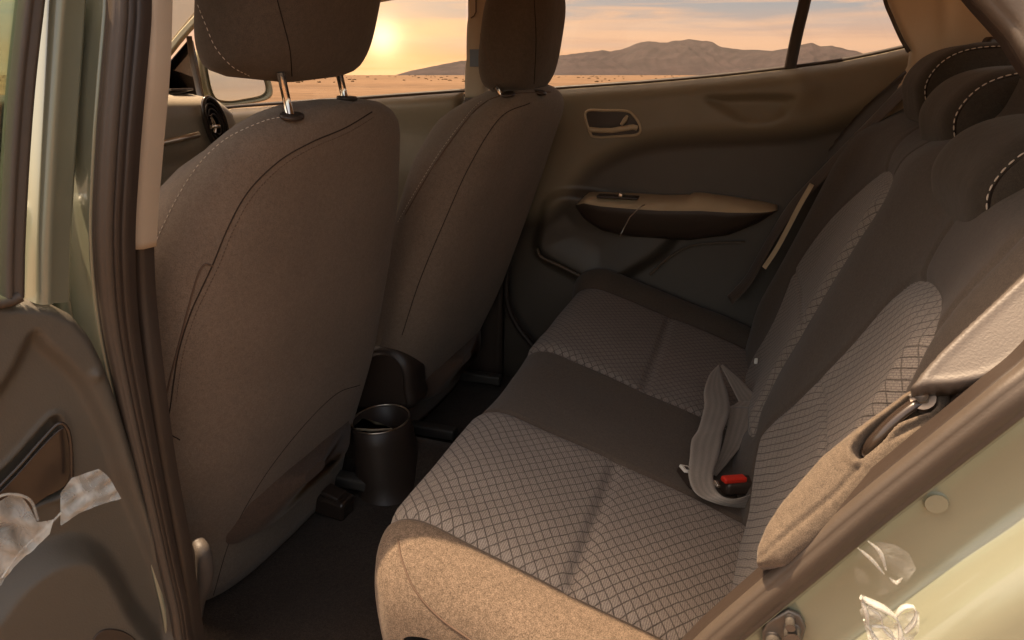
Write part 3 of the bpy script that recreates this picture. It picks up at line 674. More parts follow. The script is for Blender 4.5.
# windscreen pillar
M['olive'] = plastic('olive_trim', (.33, .29, .185), .5, 800, .2, .4, .06)
wp = [PY(a, b, 1.26) for a, b in ((203, -40), (204, -6), (202, 6), (190, 20), (172, 42), (162, 54), (140, 64), (120, 60), (120, -40))]
mk('windscreen_pillar', *plate(wp, (0, .05, 0), .006), M['trim'], body)
wp = [PY(a, b, 1.25) for a, b in ((202, 6), (206, 12), (196, 22), (180, 40), (166, 58), (158, 62), (162, 52), (180, 30))]
mk('pillar_strip', *plate(wp, (0, .02, 0), .004), M['olive'], body)

# ================================================================== FAR REAR DOOR
frd = thing('rear_door', 'closed far rear door with brown moulded trim, armrest top coloured as lit and pull handle', 'car door', (.2, 1.36, -.4))
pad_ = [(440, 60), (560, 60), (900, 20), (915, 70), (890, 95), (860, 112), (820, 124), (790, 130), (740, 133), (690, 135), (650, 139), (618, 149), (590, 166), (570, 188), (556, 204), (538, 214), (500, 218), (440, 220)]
scoop = [(704, 97), (740, 94), (775, 94), (794, 97), (790, 108), (783, 118), (768, 126), (744, 125), (722, 112)]
boxp = [(538, 252), (541, 220), (550, 198), (575, 190), (640, 205), (680, 220), (668, 248), (640, 268), (602, 286), (572, 274)]
def hd(x, y, z, px, py, sd):
    a = inpx(px, py, pad_); s = inpx(px, py, scoop); b = inpx(px, py, boxp)
    h = .018 * sst(-16, 12, a)
    h -= .020 * sst(-2, 9, s) * (1 - .75 * sst(96, 128, py)) 
    h += .026 * sst(-5, 8, b) * (1 - .5 * sst(8, 40, b))
    h += .012 * np.exp(-((px - 800) / 16) ** 2) * sst(120, 90, py)
    h += .02 * sst(.1, -.3, z)
    return h
top_belt = [(440, 99), (500, 94), (560, 89.5), (640, 84), (720, 77), (790, 69), (840, 62), (880, 54), (915, 46)]
rd = relief('door_trim', top_belt + [(960, 60), (960, 300), (800, 470), (500, 400), (440, 345)], (0, 1.335, 0), (0, -1, 0), hd, M['door_lit'], frd, .006, roll=.050, depth=.045, bvh=True, sdf=lambda a, b: sst(-12, 8, inpx(a, b, pad_)))
bl = [PY(a, b - 1.5, 1.372) for a, b in top_belt]
mk('belt_seal', *tube(resample(cat(bl, 6), .01), .006, 8), M['rubber_dark'], frd)
dv = [PY(812, -40, 1.355), PY(805, 0, 1.355), PY(797, 34, 1.362), PY(790, 68, 1.366)]
v, f = sweep(resample(cat(dv, 6), .01), [(-.015, -.01), (-.015, .006), (-.010, .010), (.010, .010), (.015, .006), (.015, -.01)], (0, -1, 0), True); mk('window_divider', v, f, M['rubber_dark'], frd)
gl = [PY(a, b, 1.385) for a, b in ((470, 104), (560, 96), (720, 84), (789, 75), (800, 20), (812, -60), (470, -60))]
flat(mk('door_glass', *plate(gl, (0, .0035, 0), .001), M['glass'], frd))
gl = [PY(a, b, 1.385) for a, b in ((794, 75), (850, 66), (925, 52), (900, 0), (880, -60), (816, -60))]
flat(mk('quarter_glass', *plate(gl, (0, .0035, 0), .001), M['glass'], frd))
# inner pull handle
hp = [(586, 112), (605, 110.5), (626, 111), (634, 116), (640, 126), (638, 134), (622, 136), (596, 137), (590, 132)]
ring_px = cat(hp, 6, True)
def DT(px, py, off=.0):
    h = cast('door_trim', px, py); return h[0] + np.array([0, -off, 0])
hb_ = [DT(612, 124, .004)[1]]
R_ = [PY(a, b, hb_[0]) for a, b in ring_px]
hnd = mk('pull_handle', *tube(R_, .0038, 8, closed=True), M['soft'], frd)
mk('recess', *plate([PY(a, b, hb_[0] + .002) for a, b in ring_px], (0, .004, 0), .001), M['dark'], hnd)
mk('lever', *tube([PY(a, b, hb_[0] - o) for a, b, o in ((590, 129.5, .002), (600, 130.5, .008), (612, 130.5, .011), (624, 128.5, .012), (633, 127, .010), (637, 128, .004))], .0075, 12, b=.0055), M['soft'], hnd)
mk('lock_knob', *tube([PY(a, b, hb_[0] - o) for a, b, o in ((627, 116, .000), (625, 120, .009), (621, 125, .011))], .006, 12, taper=lambda t: .7 + .5 * math.sin(math.pi * t)), M['soft'], hnd)
# armrest
n = 60; rings = []
for i in range(n):
    q = i / (n - 1); px = 573 + (778 - 573) * q; zt = PY(px, float(np.interp(px, [573, 582, 610, 660, 700, 740, 778], [206, 199.5, 201, 204, 204, 208, 212])), 1.255)
    zb = PY(px, float(np.interp(px, [573, 580, 600, 630, 690, 730, 760, 778], [212, 222, 233, 239, 243, 238, 226, 214])), 1.265)[2]
    e = math.sqrt(max(.03, 1 - abs(2 * q - 1) ** 7)); yi = 1.25 + .05 * (1 - e); x = zt[0]; zt = zt[2]; m = (zt + zb) / 2; hh = (zt - zb) / 2
    rr = []
    for a, b in ((1.37, 1.15), (yi + .070, 1.30), (yi + .034, 1.08), (yi + .012, .88), (yi + .001, .66), (yi, .45), (yi + .004, .2), (yi + .014, -.3), (yi + .028, -.75), (yi + .05, -1.0), (1.37, -1.0)):
        rr.append((x, a, m + hh * b + (.006 if (b > .9 and px > 690) else 0)))
    rings.append(rr)
v, f = loft(rings); arm = mk('armrest', v, f, [M['soft'], M['door_low']], frd, fm=[0 if (k < (n - 1) * 11 and k % 11 < 4) else 1 for k in range(len(f))]); recalc(arm)  # top faces pale, front dark: light from above painted into the colours
mk('switch_panel', *rbox(PY(618, 197.5, 1.285) + np.array([0, 0, .002]), (.12, .04, .008), (0, .0, 0), r=.003), M['dark'], arm)
mk('window_switch', *rbox(PY(621, 196, 1.275) + np.array([0, 0, .004]), (.014, .022, .010), (0, .3, 0), r=.003), M['satin'], arm)
mk('trim_split', *tube([PY(a, b, 1.2495) for a, b in ((645, 204.5), (640, 207), (630, 217), (624, 228), (620, 236))], .0016, 6), M['satin'], arm)
mk('pocket_edge', *tube([PY(a, b, 1.285) for a, b in cat([(537, 248), (541, 257), (556, 264), (580, 276), (600, 284)], 5)], .005, 8), M['door'], frd)
mk('speaker_rim', *tube([PY(a, b, 1.31) for a, b in cat([(650, 275), (668, 258), (690, 246), (715, 243), (745, 242)], 5)], .003, 8), M['door'], frd)
mk('door_aperture_seal', *tube([PY(a, b, 1.265) for a, b in cat([(520, 215), (512, 240), (507, 275), (508, 305), (518, 327), (532, 345), (545, 365)], 6)], .009, 10), M['rubber_dark'], body)

# ================================================================== FAR FRONT DOOR, MIRROR, DASH
ffd = thing('front_door', 'closed far front door with olive brown trim under the sunset window', 'car door', (-.9, 1.36, -.4))
def hf(x, y, z, px, py, sd): return .03 * sst(.18, .3, z) + .015 * sst(.4, .5, z)
relief('door_trim', [(188, 114), (240, 108), (345, 101), (400, 97), (465, 92), (470, 330), (150, 330), (150, 130)], (0, 1.335, 0), (0, -1, 0), hf, M['door_hi'], ffd, .010, roll=.03, depth=.035)
bl = [PY(a, b, 1.372) for a, b in ((180, 113), (240, 106), (345, 99), (400, 95), (465, 90.5))]
mk('belt_seal', *tube(resample(cat(bl, 6), .02), .006, 8), M['rubber_dark'], ffd)
gl = [PY(a, b, 1.385) for a, b in ((195, 118), (465, 96), (466, -60), (215, -60), (196, 30))]
flat(mk('door_glass', *plate(gl, (0, .0035, 0), .001), M['glass'], ffd))
sail = [PY(a, b, 1.33) for a, b in ((187, 40), (192, 60), (200, 104), (150, 98), (150, 84), (168, 62))]
mk('mirror_sail', *plate(sail, (0, .03, 0), .005), M['gloss'], ffd)
mk('sail_frame', *tube([PY(a, b, 1.32) for a, b in ((189, 36), (192, 60), (197, 82), (202, 106))], .012, 8, b=.006), M['door'], ffd)
hk = [(446, 212), (450, 200), (452, 190)]
mirror = thing('door_mirror', 'olive grey door mirror outside the far front window, scrub and sky in its glass', 'mirror', PY(235, 80, 1.56))
mo = PY(235, 78, 1.56); mn = nrm((.95, -.29, .03))
def MP(a, b, d=0.): return PL(a, b, mn, mn @ mo + d)
hs = cat([(199, 56), (206, 50), (226, 51), (248, 57), (264, 70), (272, 88), (268, 99), (246, 104), (222, 106), (207, 98)], 5, True)
hx = np.array([MP(a, b) for a, b in hs]); cx_ = hx.mean(0)
mk('housing', *loft([[cx_ + (p - cx_) * s - mn * d for p in hx] for s, d in ((.86, .010), (.90, -.002), (.95, -.010), (1.0, -.004), (1.02, .02), (.95, .06), (.75, .09), (.3, .11))]), M['olive'], mirror)
gs = cat([(206, 58), (212, 54), (228, 55), (246, 60), (259, 72), (265, 87), (261, 95), (244, 99), (226, 101), (213, 94)], 5, True)
M['mirror'] = plastic('mirror_glass', (.75, .76, .70), .02, 900, 0, .5, 0, 1)
flat(mk('mirror_glass', *plate([MP(a, b, -.002) for a, b in gs], mn * .003, .001), M['mirror'], mirror))
mk('mirror_arm', *rbox(PY(215, 108, 1.47), (.07, .16, .03), (0, 0, .3), r=.012), M['olive'], mirror)

dash = thing('dashboard', 'brown dashboard end with oval air vent and bright trim strip behind the near front seat', 'dashboard', (-1.3, .9, 0))
def hh_(x, y, z, px, py, sd): return .05 * np.sqrt(np.clip(1 - (1 - np.clip((.545 - z) / .08, 0, 1)) ** 2, 0, 1)) - .03 * sst(.40, .33, z) + .015 * sst(.27, .25, z)
relief('dash_panel', [(100, 92), (150, 93), (195, 94), (212, 98), (224, 110), (232, 135), (236, 170), (230, 240), (100, 300)], (-1.18, 1, .4), (1, 0, 0), hh_, M['dash'], dash, .006, roll=.035, depth=.05, uvec=(0, 1, 0), bvh=True)
mk('dash_top', *rbox((-1.42, .50, .50), (.5, 1.1, .06), r=.025), M['dark'], dash)
mk('dash_body', *rbox((-1.38, .6, .15), (.34, 1.3, .6), r=.05), M['dark'], dash)
def DP(a, b, o=0.): h = cast('dash_panel', a, b); return (h[0] + np.array([o, 0, 0])) if h else PX(a, b, -1.15 + o)
mk('trim_strip', *tube([DP(a, b, .011) for a, b in ((128, 150.5), (150, 145), (175, 139.5), (195, 134.5))], .009, 12), M['satin'], dash)
mk('lower_strip', *tube([DP(a, b, .011) for a, b in ((128, 202), (150, 195), (172, 187), (192, 179))], .007, 12), M['satin'], dash)
vc = cat([(206, 98), (214, 101), (222, 113), (227, 130), (229, 146), (222, 150), (213, 142), (206, 124), (203, 108)], 5, True)
vx = -1.118
vent = mk('air_vent', *tube([PX(a, b, vx) for a, b in vc], .007, 10, closed=True), M['gloss'], dash)
mk('vent_core', *plate([PX(a, b, vx - .012) for a, b in vc], (.006, 0, 0), .001), M['seam'], vent)
vm = np.array([PX(a, b, vx) for a, b in vc]); vcn = vm.mean(0)
for s in (.78, .58, .38): mk('vent_slat', *tube([vcn + (p - vcn) * s for p in vm], .0025, 6, closed=True), M['dark'], vent)
mk('vent_tab', *tube([PX(a, b, vx + .012) for a, b in ((210, 116), (213, 122), (215, 128), (214, 133))], .006, 8), M['chrome'], vent)
mk('vent_tab', *tube([PX(a, b, vx + .014) for a, b in ((211, 127), (219, 126))], .006, 8), M['chrome'], vent)
mk('demister_grille', *rbox(PX(176, 91, -1.2), (.05, .09, .006), (0, -.2, 0), r=.002), M['dark'], dash)

# ================================================================== CENTRE CONSOLE
con = thing('centre_console', 'dark plastic centre console end with an open oval cup holder between the front seats', 'console', (-.4, .66, -.38))
up_ = []
for z in np.linspace(-.30, 0, 14):
    q = (z + .30) / .30
    up_.append([(x, y, -.33 + q * .01) for x, y in ()])
o_ = [(362, 352), (375, 347), (390, 349), (402, 357), (409, 370), (411, 390), (408, 412), (345, 412), (335, 380), (345, 358)]
mk('console_back', *plate([PY(a, b, .68) for a, b in cat(o_, 5, True)], (0, .10, 0), .022), M['dark'], con)
cc_ = PZ(381, 419, -.205); ax_ = .068; ay_ = .080
def cring(z, s, dx=0): return [(cc_[0] + dx + ax_ * s * math.cos(a), cc_[1] + ay_ * s * math.sin(a), z + .02 * math.cos(a) * 0) for a in np.linspace(0, 2 * math.pi, 48, endpoint=False)]
v, f = loft([cring(-.42, 1.22, .02), cring(-.34, 1.14, .012), cring(-.24, 1.04, .004), cring(-.207, 1.0), cring(-.205, .96), cring(-.208, .92), cring(-.28, .86), cring(-.315, .80)])
cup = mk('cup_holder', v, f, M['dark'], con)
mk('cup_rim', *tube([np.array(p) for p in cring(-.204, .97)], .0022, 8, closed=True), M['satin'], cup)
mk('cup_insert', *plate([(cc_[0] - .06 + .05 * a, cc_[1] - .01 + .05 * b, -.225) for a, b in ((0, -.6), (1, -.45), (1.9, 0), (1, .35), (0, .5))], (0, 0, .006), .002), M['soft'], cup)
mk('console_base', *rbox((-.62, .66, -.33), (.55, .14, .14), r=.03), M['dark'], con)
mk('console_screw', *tube([PY(408, 457, .60), PY(408, 457, .597)], .004, 8), M['satin'], con)

# seat adjuster on the near seat, runner feet
mk('recline_lever', *tube(resample(cat([PY(198, 541, -.02), PY(203, 552, -.03), PY(205, 575, -.03), PY(201, 600, -.03), PY(196, 625, -.02)], 6), .004), .010, 16, b=.014, taper=lambda t: .55 + .45 * math.sin(math.pi * min(1, t * 1.4 + .1))), M['mauve'], s1)
for (a, b, lab) in ((330, 500, 'n'), (480, 358, 'f')):
    q = PZ(a, b, -.35); rt = s1 if lab == 'n' else s2
    ft = mk('runner_foot', *rbox(q + np.array([0, 0, -.006]), (.10, .055, .05), (0, .12, 0), r=.010), M['gloss'], rt)
    mk('runner_clip', *rbox(q + np.array([.012, 0, .022]), (.045, .04, .012), (0, .3, 0), r=.004), M['satin' if lab == 'f' else 'dark'], ft)
    mk('bolt', *tube([q + np.array([-.03, -.01, .012]), q + np.array([-.03, -.012, .03])], .009, 6), M['zinc'], ft)

# ================================================================== SEAT BELTS
cn_ = nrm((.319, 0, 1))
def K(a, b, h): return PL(a, b, (.319, 0, 1), h)      # h above the cushion plane
belt = thing('seat_belt', 'grey seat belt webbing folded in a loop on the middle of the rear cushion', 'seat belt', K(712, 470, .0))
toC = lambda p: nrm(C0 - p)
def Z(x, y, h): return K(640 + x / 3.2, 340 + y / 3.2, h)
def band(Lp, Rp, name):
    A = np.array(cat([Z(*p) for p in Lp], 5)); B = np.array(cat([Z(*p) for p in Rp], 5)); m = 11; V = []; uv = []
    d = np.r_[0, np.cumsum(np.linalg.norm(np.diff((A + B) / 2, axis=0), axis=1))]
    for i in range(len(A)):
        t_ = nrm((A[min(i + 1, len(A) - 1)] + B[min(i + 1, len(A) - 1)]) - (A[max(i - 1, 0)] + B[max(i - 1, 0)])); nn_ = nrm(np.cross(t_, B[i] - A[i] + 1e-6))
        if nn_ @ (C0 - A[i]) < 0: nn_ = -nn_
        for k in range(m):
            q = k / (m - 1); V.append(A[i] * (1 - q) + B[i] * q + nn_ * .0022 * math.sin(math.pi * q) * math.sin(d[i] * 55)); uv.append((q * .046, d[i]))
    o = mk(name, V, gridF(len(A), m), M['web'], belt, uv=uv); sd_m = o.modifiers.new('thick', 'SOLIDIFY'); sd_m.thickness = .0013; sd_m.offset = 0; return o
# strap behind, the piece folded under, then the strap in front
band([(258, 82, .088), (288, 140, .070), (318, 200, .050)], [(264, 78, .090), (318, 124, .074), (382, 192, .056)], 'webbing')
band([(285, 213, .044), (282, 262, .034), (268, 325, .022), (248, 385, .012), (230, 432, .006)], [(378, 216, .050), (362, 254, .040), (338, 318, .026), (300, 370, .014), (244, 436, .006)], 'webbing')
band([(316, 198, .050), (300, 208, .046), (285, 214, .044)], [(382, 192, .056), (382, 206, .053), (378, 218, .050)], 'webbing')
band([(250, 80, .092), (222, 112, .086), (205, 165, .076), (206, 212, .066), (186, 285, .054), (166, 318, .052), (160, 372, .040), (155, 430, .030), (172, 482, .020), (212, 512, .014), (272, 530, .010), (332, 536, .008), (395, 530, .008)],
     [(252, 79, .092), (264, 122, .080), (280, 170, .070), (286, 232, .058), (266, 290, .052), (262, 322, .046), (252, 370, .038), (236, 420, .032), (236, 458, .028), (254, 492, .028), (290, 508, .028), (340, 500, .030), (400, 474, .030)], 'webbing')
b1 = thing('buckle', 'black seat belt buckle with white tongue lying left of the grey webbing', 'belt buckle', K(690, 474, 0))
mk('buckle_body', *rbox(K(692, 478, .004), (.038, .062, .022), (0, .3, .55), r=.008), M['dark'], b1)
mk('buckle_tongue', *rbox(K(686, 469, .028), (.018, .022, .006), (0, .3, .55), r=.002), M['white'], b1)
mk('tongue_slot', *rbox(K(687, 468, .0325), (.007, .010, .002), (0, .3, .55), r=.0008), M['dark'], b1)
b2 = thing('buckle', 'black seat belt buckle with red release button right of the grey webbing', 'belt buckle', K(735, 485, 0))
mk('buckle_body', *rbox(K(741, 485, .026), (.075, .034, .026), (0, .1, .55), r=.008), M['dark'], b2)
mk('release_button', *rbox(K(734, 479, .040), (.046, .017, .010), (0, .1, .62), r=.003), M['red'], b2)
mk('metal_tongue', *rbox(K(717, 484, .046), (.008, .016, .006), (0, .3, .4), r=.002), M['chrome'], b2)

fb = thing('shoulder_belt', 'dark shoulder belt hanging along the far side of the rear backrest', 'seat belt', PY(800, 190, 1.27))
Q = [(1000, 46), (965, 50), (935, 66), (905, 90), (875, 120), (845, 150), (815, 182), (790, 210), (768, 245), (748, 280), (730, 300)]
P = resample(cat([PY(a, b, 1.245 if i > 2 else 1.18) for i, (a, b) in enumerate(Q)], 8), .01)
N = [nrm((-.75, -.35, .5 + .2 * math.sin(i * .2))) for i in range(len(P))]
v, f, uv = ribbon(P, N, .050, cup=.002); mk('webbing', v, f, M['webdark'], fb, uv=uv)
mk('belt_guide', *rbox(PY(995, 44, 1.17), (.05, .03, .02), (0, .3, .3), r=.008), M['dark'], fb)
Q = [(812, 184), (800, 205), (788, 228), (776, 250), (764, 268)]
P = resample(cat([PY(a, b, 1.20) for a, b in Q], 8), .01)
v, f, uv = ribbon(P, [nrm((-.5, -.8, .5))] * len(P), .014); mk('sunlit_strip', v, f, M['soft'], fb, uv=uv)  # pale strip standing in for sunlit trim beside the belt
relief('side_filler', [(905, 70), (860, 110), (800, 180), (745, 270), (700, 320), (760, 360), (800, 330), (900, 200), (960, 100)], (.7, 1.31, .3), (-.3, -1, 0), lambda x, y, z, px, py, sd: 0 * x, M['dark'], body, .010, roll=.004, depth=.01)

# ================================================================== OPEN REAR DOOR (near, swung forward)
od = thing('rear_door', 'open near rear door at the left edge, green window frame over a dark brown trim panel', 'car door', (-.345, -.18, -.4))
dn = nrm((.94, -.34, 0)); do = np.array([-.345, -.19, .2])
ledge = [(-60, 500), (-20, 420), (12, 372), (34, 333), (52, 348), (78, 372), (98, 402), (125, 470), (170, 660), (-60, 700)]
poc = [(-40, 660), (-10, 600), (20, 566), (55, 546), (88, 543), (112, 560), (135, 600), (155, 660)]
hdl = [(-30, 515), (-12, 492), (15, 468), (40, 440), (58, 421), (66, 425), (71, 445), (72, 478), (66, 498), (40, 508), (10, 530), (-30, 545)]
def ho(x, y, z, px, py, sd):
    a = inpx(px, py, ledge); p = inpx(px, py, poc); k = inpx(px, py, hdl)
    return .0 - .016 * sst(-5, 12, a) + .030 * sst(-6, 20, p) - .022 * sst(-1.5, 3, k) + .003 * np.exp(-((k + 3) / 2.5) ** 2) + .006 * np.exp(-(((px - 97) / 5) ** 2 + ((py - 375) / 5) ** 2))
M['door_grey'] = plastic('grey_brown_door_trim', (.088, .076, .060), .5, 420, .5, .45)
relief('door_trim', [(-330, 330), (-200, 310), (0, 303), (30, 303), (55, 306), (78, 318), (95, 338), (108, 364), (122, 402), (142, 470), (162, 545), (178, 610), (192, 680), (-80, 760), (-330, 900)], do, dn, ho, M['door_grey'], od, .0035, roll=.012, depth=.03, bvh=True)
def DO(a, b, o=0.): return PL(a, b, dn, dn @ do + o)
ring_ = cat([(-30, 520), (0, 486), (20, 465), (42, 440), (58, 424), (67, 428), (71, 446), (72, 480)], 8)
hdo = mk('grab_handle', *tube([DO(a, b, .002) for a, b in ring_], .0022, 8), M['gloss'], od)
mk('handle_cup', *plate([DO(a, b, -.014) for a, b in cat([(-25, 520), (15, 475), (57, 430), (67, 436), (68, 480), (40, 500), (10, 525)], 5, True)], dn * .003, .001), M['gloss'], hdo)
mk('cup_hole', *plate([DO(a, b, .012) for a, b in cat([(92, 640), (100, 630), (112, 628), (126, 632), (136, 642), (130, 660), (96, 660)], 5, True)], dn * .004, .001), M['dark'], od)
# painted window frame
def fr(px_list, prof, mat, name, dd_=0.):
    P = resample(cat([DO(a, b, dd_) for a, b in px_list], 10), .01); v, f = sweep(P, prof, dn); return mk(name, v, f, mat, od)
fl = [(48, -60), (50, 0), (47, 80), (43, 160), (41, 240), (44, 330)]
fr([(66, -60), (62, 0), (57, 80), (52, 160), (48, 240), (47, 303)], [(-.026, -.03), (-.026, -.004), (-.022, .0), (-.006, .003), (-.002, .009), (.004, .011), (.010, .008), (.0125, .0), (.0135, -.03)], M['paint'], 'window_frame', -.006)
fr([(40, -60), (33, 0), (24, 80), (18, 160), (14, 240), (13, 297)], [(-.010, -.02), (-.010, .004), (-.006, .008), (-.001, .004), (.001, .004), (.004, .009), (.009, .006), (.010, -.02)], M['rubber'], 'window_seal', .004)
fr([(20, 296), (0, 303), (-60, 303), (-200, 306), (-320, 322)], [(-.006, -.02), (-.006, .004), (0, .008), (.006, .004), (.006, -.02)], M['rubber'], 'belt_seal', .006)
M['glass_tint'] = glassm('tinted_glass', (.62, .74, .60), .09)
flat(mk('door_glass', *plate([DO(a, b, -.008) for a, b in ((-330, -80), (38, -80), (30, 0), (20, 80), (14, 160), (8, 320), (-330, 380))], -dn * .0035, .001), M['glass_tint'], od))
# clear film wrapped round the handle
wrap = thing('plastic_wrap', 'torn clear plastic film taped over the handle of the open door', 'plastic film', DO(40, 520, .02))
def crumple(name, px_poly, org, n_, amp, seed, parent, step=.0035, mat='film'):
    r = np.random.default_rng(seed); k = r.normal(size=(7, 2)) * 60; ph = r.uniform(0, 6, 7)
    def h(x, y, z, px, py, sd):
        s = 0
        for i in range(7): s = s + np.abs(np.sin((x * k[i, 0] + z * k[i, 1] + y * k[i, 0] * .5) + ph[i]))
        return amp * s / 7
    return relief(name, px_poly, org, n_, h, M[mat], parent, step, roll=.001, depth=.0, back=False)
crumple('film_tail', [(60, 490), (72, 476), (98, 466), (108, 474), (120, 495), (95, 503), (72, 514), (60, 522)], DO(85, 492, .02), nrm(dn + np.array([.2, -.5, .3])), .022, 3, wrap)
crumple('film_sheet', [(-20, 505), (-2, 497), (20, 489), (30, 502), (38, 518), (54, 514), (50, 528), (34, 545), (14, 562), (2, 580), (-20, 590)], DO(20, 530, .02), nrm(dn + np.array([.1, -.5, .2])), .026, 8, wrap)
for (pts, w) in (([(-10, 500), (10, 494), (30, 500), (38, 520)], .0018), ([(2, 578), (20, 552), (44, 530), (62, 512)], .0016)):
    mk('film_fold', *tube(resample(cat([DO(a, b, .034) for a, b in pts], 6), .004), w, 6), M['film'], wrap)

# wrapped catch and loose film on the painted jamb
wc = thing('wrapped_catch', 'clear film knotted round the door latch at the lower right on green paint', 'plastic film', PY(885, 620, -.2))
jo = PY(885, 615, -.205); jn = nrm((0, -1, .1))
crumple('film_knot', [(857, 600), (862, 596), (880, 602), (893, 612), (902, 626), (905, 660), (868, 660), (866, 630)], jo, jn, .022, 5, wc, .0025)
crumple('film_tail', [(890, 616), (897, 606), (912, 602), (918, 608), (916, 625), (908, 640), (896, 636)], jo, jn, .018, 9, wc, .0025)
for pts, w_ in (([(861, 598), (866, 612), (870, 630), (884, 652)], .0022), ([(861, 597), (874, 604), (888, 611), (899, 624), (903, 655)], .0026), ([(868, 606), (880, 616), (884, 630), (896, 640)], .0014), ([(895, 618), (902, 608), (914, 607), (915, 620), (905, 632)], .0018), ([(872, 626), (888, 628), (894, 640)], .0012), ([(864, 620), (876, 640), (878, 660)], .0014)):
    mk('film_fold', *tube(resample(cat([PY(a, b, -.232) for a, b in pts], 6), .004), w_ * .8, 8, b=w_ * 1.5, taper=lambda t: .4 + .8 * abs(math.sin(math.pi * t * 1.7 + .4))), M['film3'], wc)
ws = thing('film_sticker', 'crinkled clear protective film stuck on the green door jamb above the latch', 'plastic film', PY(885, 565, -.14))
jq = PY(885, 565, -.150)
crumple('film_patch', [(853, 560), (860, 545), (875, 538), (895, 542), (908, 550), (915, 565), (905, 578), (890, 590), (868, 592), (855, 580)], jq, nrm((0, -1, 0)), .008, 12, ws, .0025, 'film2')
for pts in ([(858, 548), (872, 560), (884, 574)], [(868, 541), (880, 552), (886, 570)], [(890, 578), (896, 583), (902, 578)]):
    mk('film_fold', *tube(resample(cat([PY(a, b, -.160) for a, b in pts], 6), .004), .0016, 8, taper=lambda t: .4 + .8 * math.sin(math.pi * t)), M['film'], ws)

# ================================================================== LANDSCAPE
def landm(name, c, c2, scale, bump=.0):
    m, t, b = base(name, .95, .1, 0, c); g = t.N('ShaderNodeNewGeometry').outputs['Position']
    n1 = t.noise(g, scale, 6, .65); n2 = t.noise(g, scale * 14, 4, .7)
    t.L(t.mix(t.ramp(t.math('ADD', t.math('MULTIPLY', n1, .6), t.math('MULTIPLY', n2, .4)), [(.38, 0), (.62, 1)]), c, c2), b.inputs['Base Color'])
    if bump: t.L(t.bump(n1, .8, bump), b.inputs['Normal'])
    return m
M['sand'] = landm('desert_sand', (.10, .060, .036), (.21, .128, .078), .02)
M['rock'] = landm('mountain_rock', (.024, .017, .018), (.052, .035, .035), .004, 20)
M['scrub'] = landm('scrub', (.075, .045, .025), (.13, .08, .045), 3)
GZ = -.66
r_ = [0, 3, 8, 20, 60, 150, 400, 1000, 2500, 5000, 9300]; V = []; nA = 72
for r in r_:
    for k in range(nA): V.append((r * math.cos(2 * math.pi * k / nA), r * math.sin(2 * math.pi * k / nA), GZ))
tag(mk('ground', V, gridF(len(r_), nA, False, True), M['sand'], smooth=False), 'flat orange brown desert ground', kind='structure')
def azel(px, py): d = ray(px, py); return math.atan2(d[0], d[1]), d[2] / math.hypot(d[0], d[1])
def ridge(name, pts, D, depth, label, seed, mat, rough=.12):
    a = [azel(*p) for p in pts]; az = np.array([q[0] for q in a]); el = np.array([q[1] for q in a]) * 1.06
    A = np.linspace(az[0], az[-1], 260); E = np.interp(A, az, el) * D; rg = np.random.default_rng(seed)
    k = np.arange(1, 40); phs = rg.uniform(0, 6.28, 40)
    nz = sum(np.sin(A * 18 * q + phs[q]) / q ** 1.15 for q in range(1, 40)); E = E * (1 + .045 * nz) + 0
    V = []; M_ = 40
    for i, a0 in enumerate(A):
        for j in range(M_ + 1):
            t = j / M_; d = D - depth * (1 - t)
            gul = abs(math.sin(a0 * 95 + 2.5 * math.sin(t * 5 + a0 * 40) + seed)) * .5 + abs(math.sin(a0 * 210 + 3 * math.sin(t * 4))) * .25
            hh = max(0, E[i]) * (t ** .85) * (1 - (1 - t) * rough * 5 * gul * t ** .3) + GZ - 6 * (1 - t)
            V.append((C0[0] + d * math.sin(a0), C0[1] + d * math.cos(a0), hh))
        V.append((C0[0] + (D + depth) * math.sin(a0), C0[1] + (D + depth) * math.cos(a0), -20))
    return tag(mk(name, V, gridF(260, M_ + 2), mat), label, kind='structure')
ridge('mountains', [(500, 76), (530, 62), (560, 57), (575, 55), (588, 52), (602, 49.5), (610, 51), (622, 49), (636, 44), (650, 42.5), (662, 43), (676, 42), (688, 41), (698, 43), (712, 45), (722, 49), (735, 51), (755, 52), (772, 52.5), (788, 50), (800, 47.5), (812, 46), (820, 49), (832, 48), (845, 51), (858, 53), (875, 58), (900, 64), (960, 74)], 7000, 1500, 'purple brown mountain range on the horizon beyond the far rear window', 3, M['rock'])
ridge('hills', [(395, 75), (412, 70), (428, 67), (445, 64), (462, 61), (480, 60), (500, 64), (540, 72), (570, 75)], 5000, 900, 'low orange hills on the horizon beyond the far front window', 8, M['rock'])
V = []; F = []; 
def blob(c, r, rg):
    n0 = len(V); 
    for i in range(5):
        for j in range(8):
            a = math.pi * i / 4; b = 2 * math.pi * j / 8; k = r * rg.uniform(.6, 1.2)
            V.append((c[0] + k * 1.6 * math.sin(a) * math.cos(b), c[1] + k * 1.6 * math.sin(a) * math.sin(b), c[2] + k * .6 * math.cos(a)))
    F.extend([tuple(q + n0 for q in f) for f in gridF(5, 8, False, True)])
rg = np.random.default_rng(5)
for _ in range(500):
    d = 110 * math.exp(rg.uniform(0, 3.2)); a = rg.uniform(-1.2, .45); blob((C0[0] + d * math.sin(a), C0[1] + d * math.cos(a), GZ + .1), rg.uniform(.08, .26) * (1 + d / 260), rg)
tag(mk('scrub', V, F, M['scrub']), 'low dry scrub dotted over the desert', 'scrub', kind='stuff')

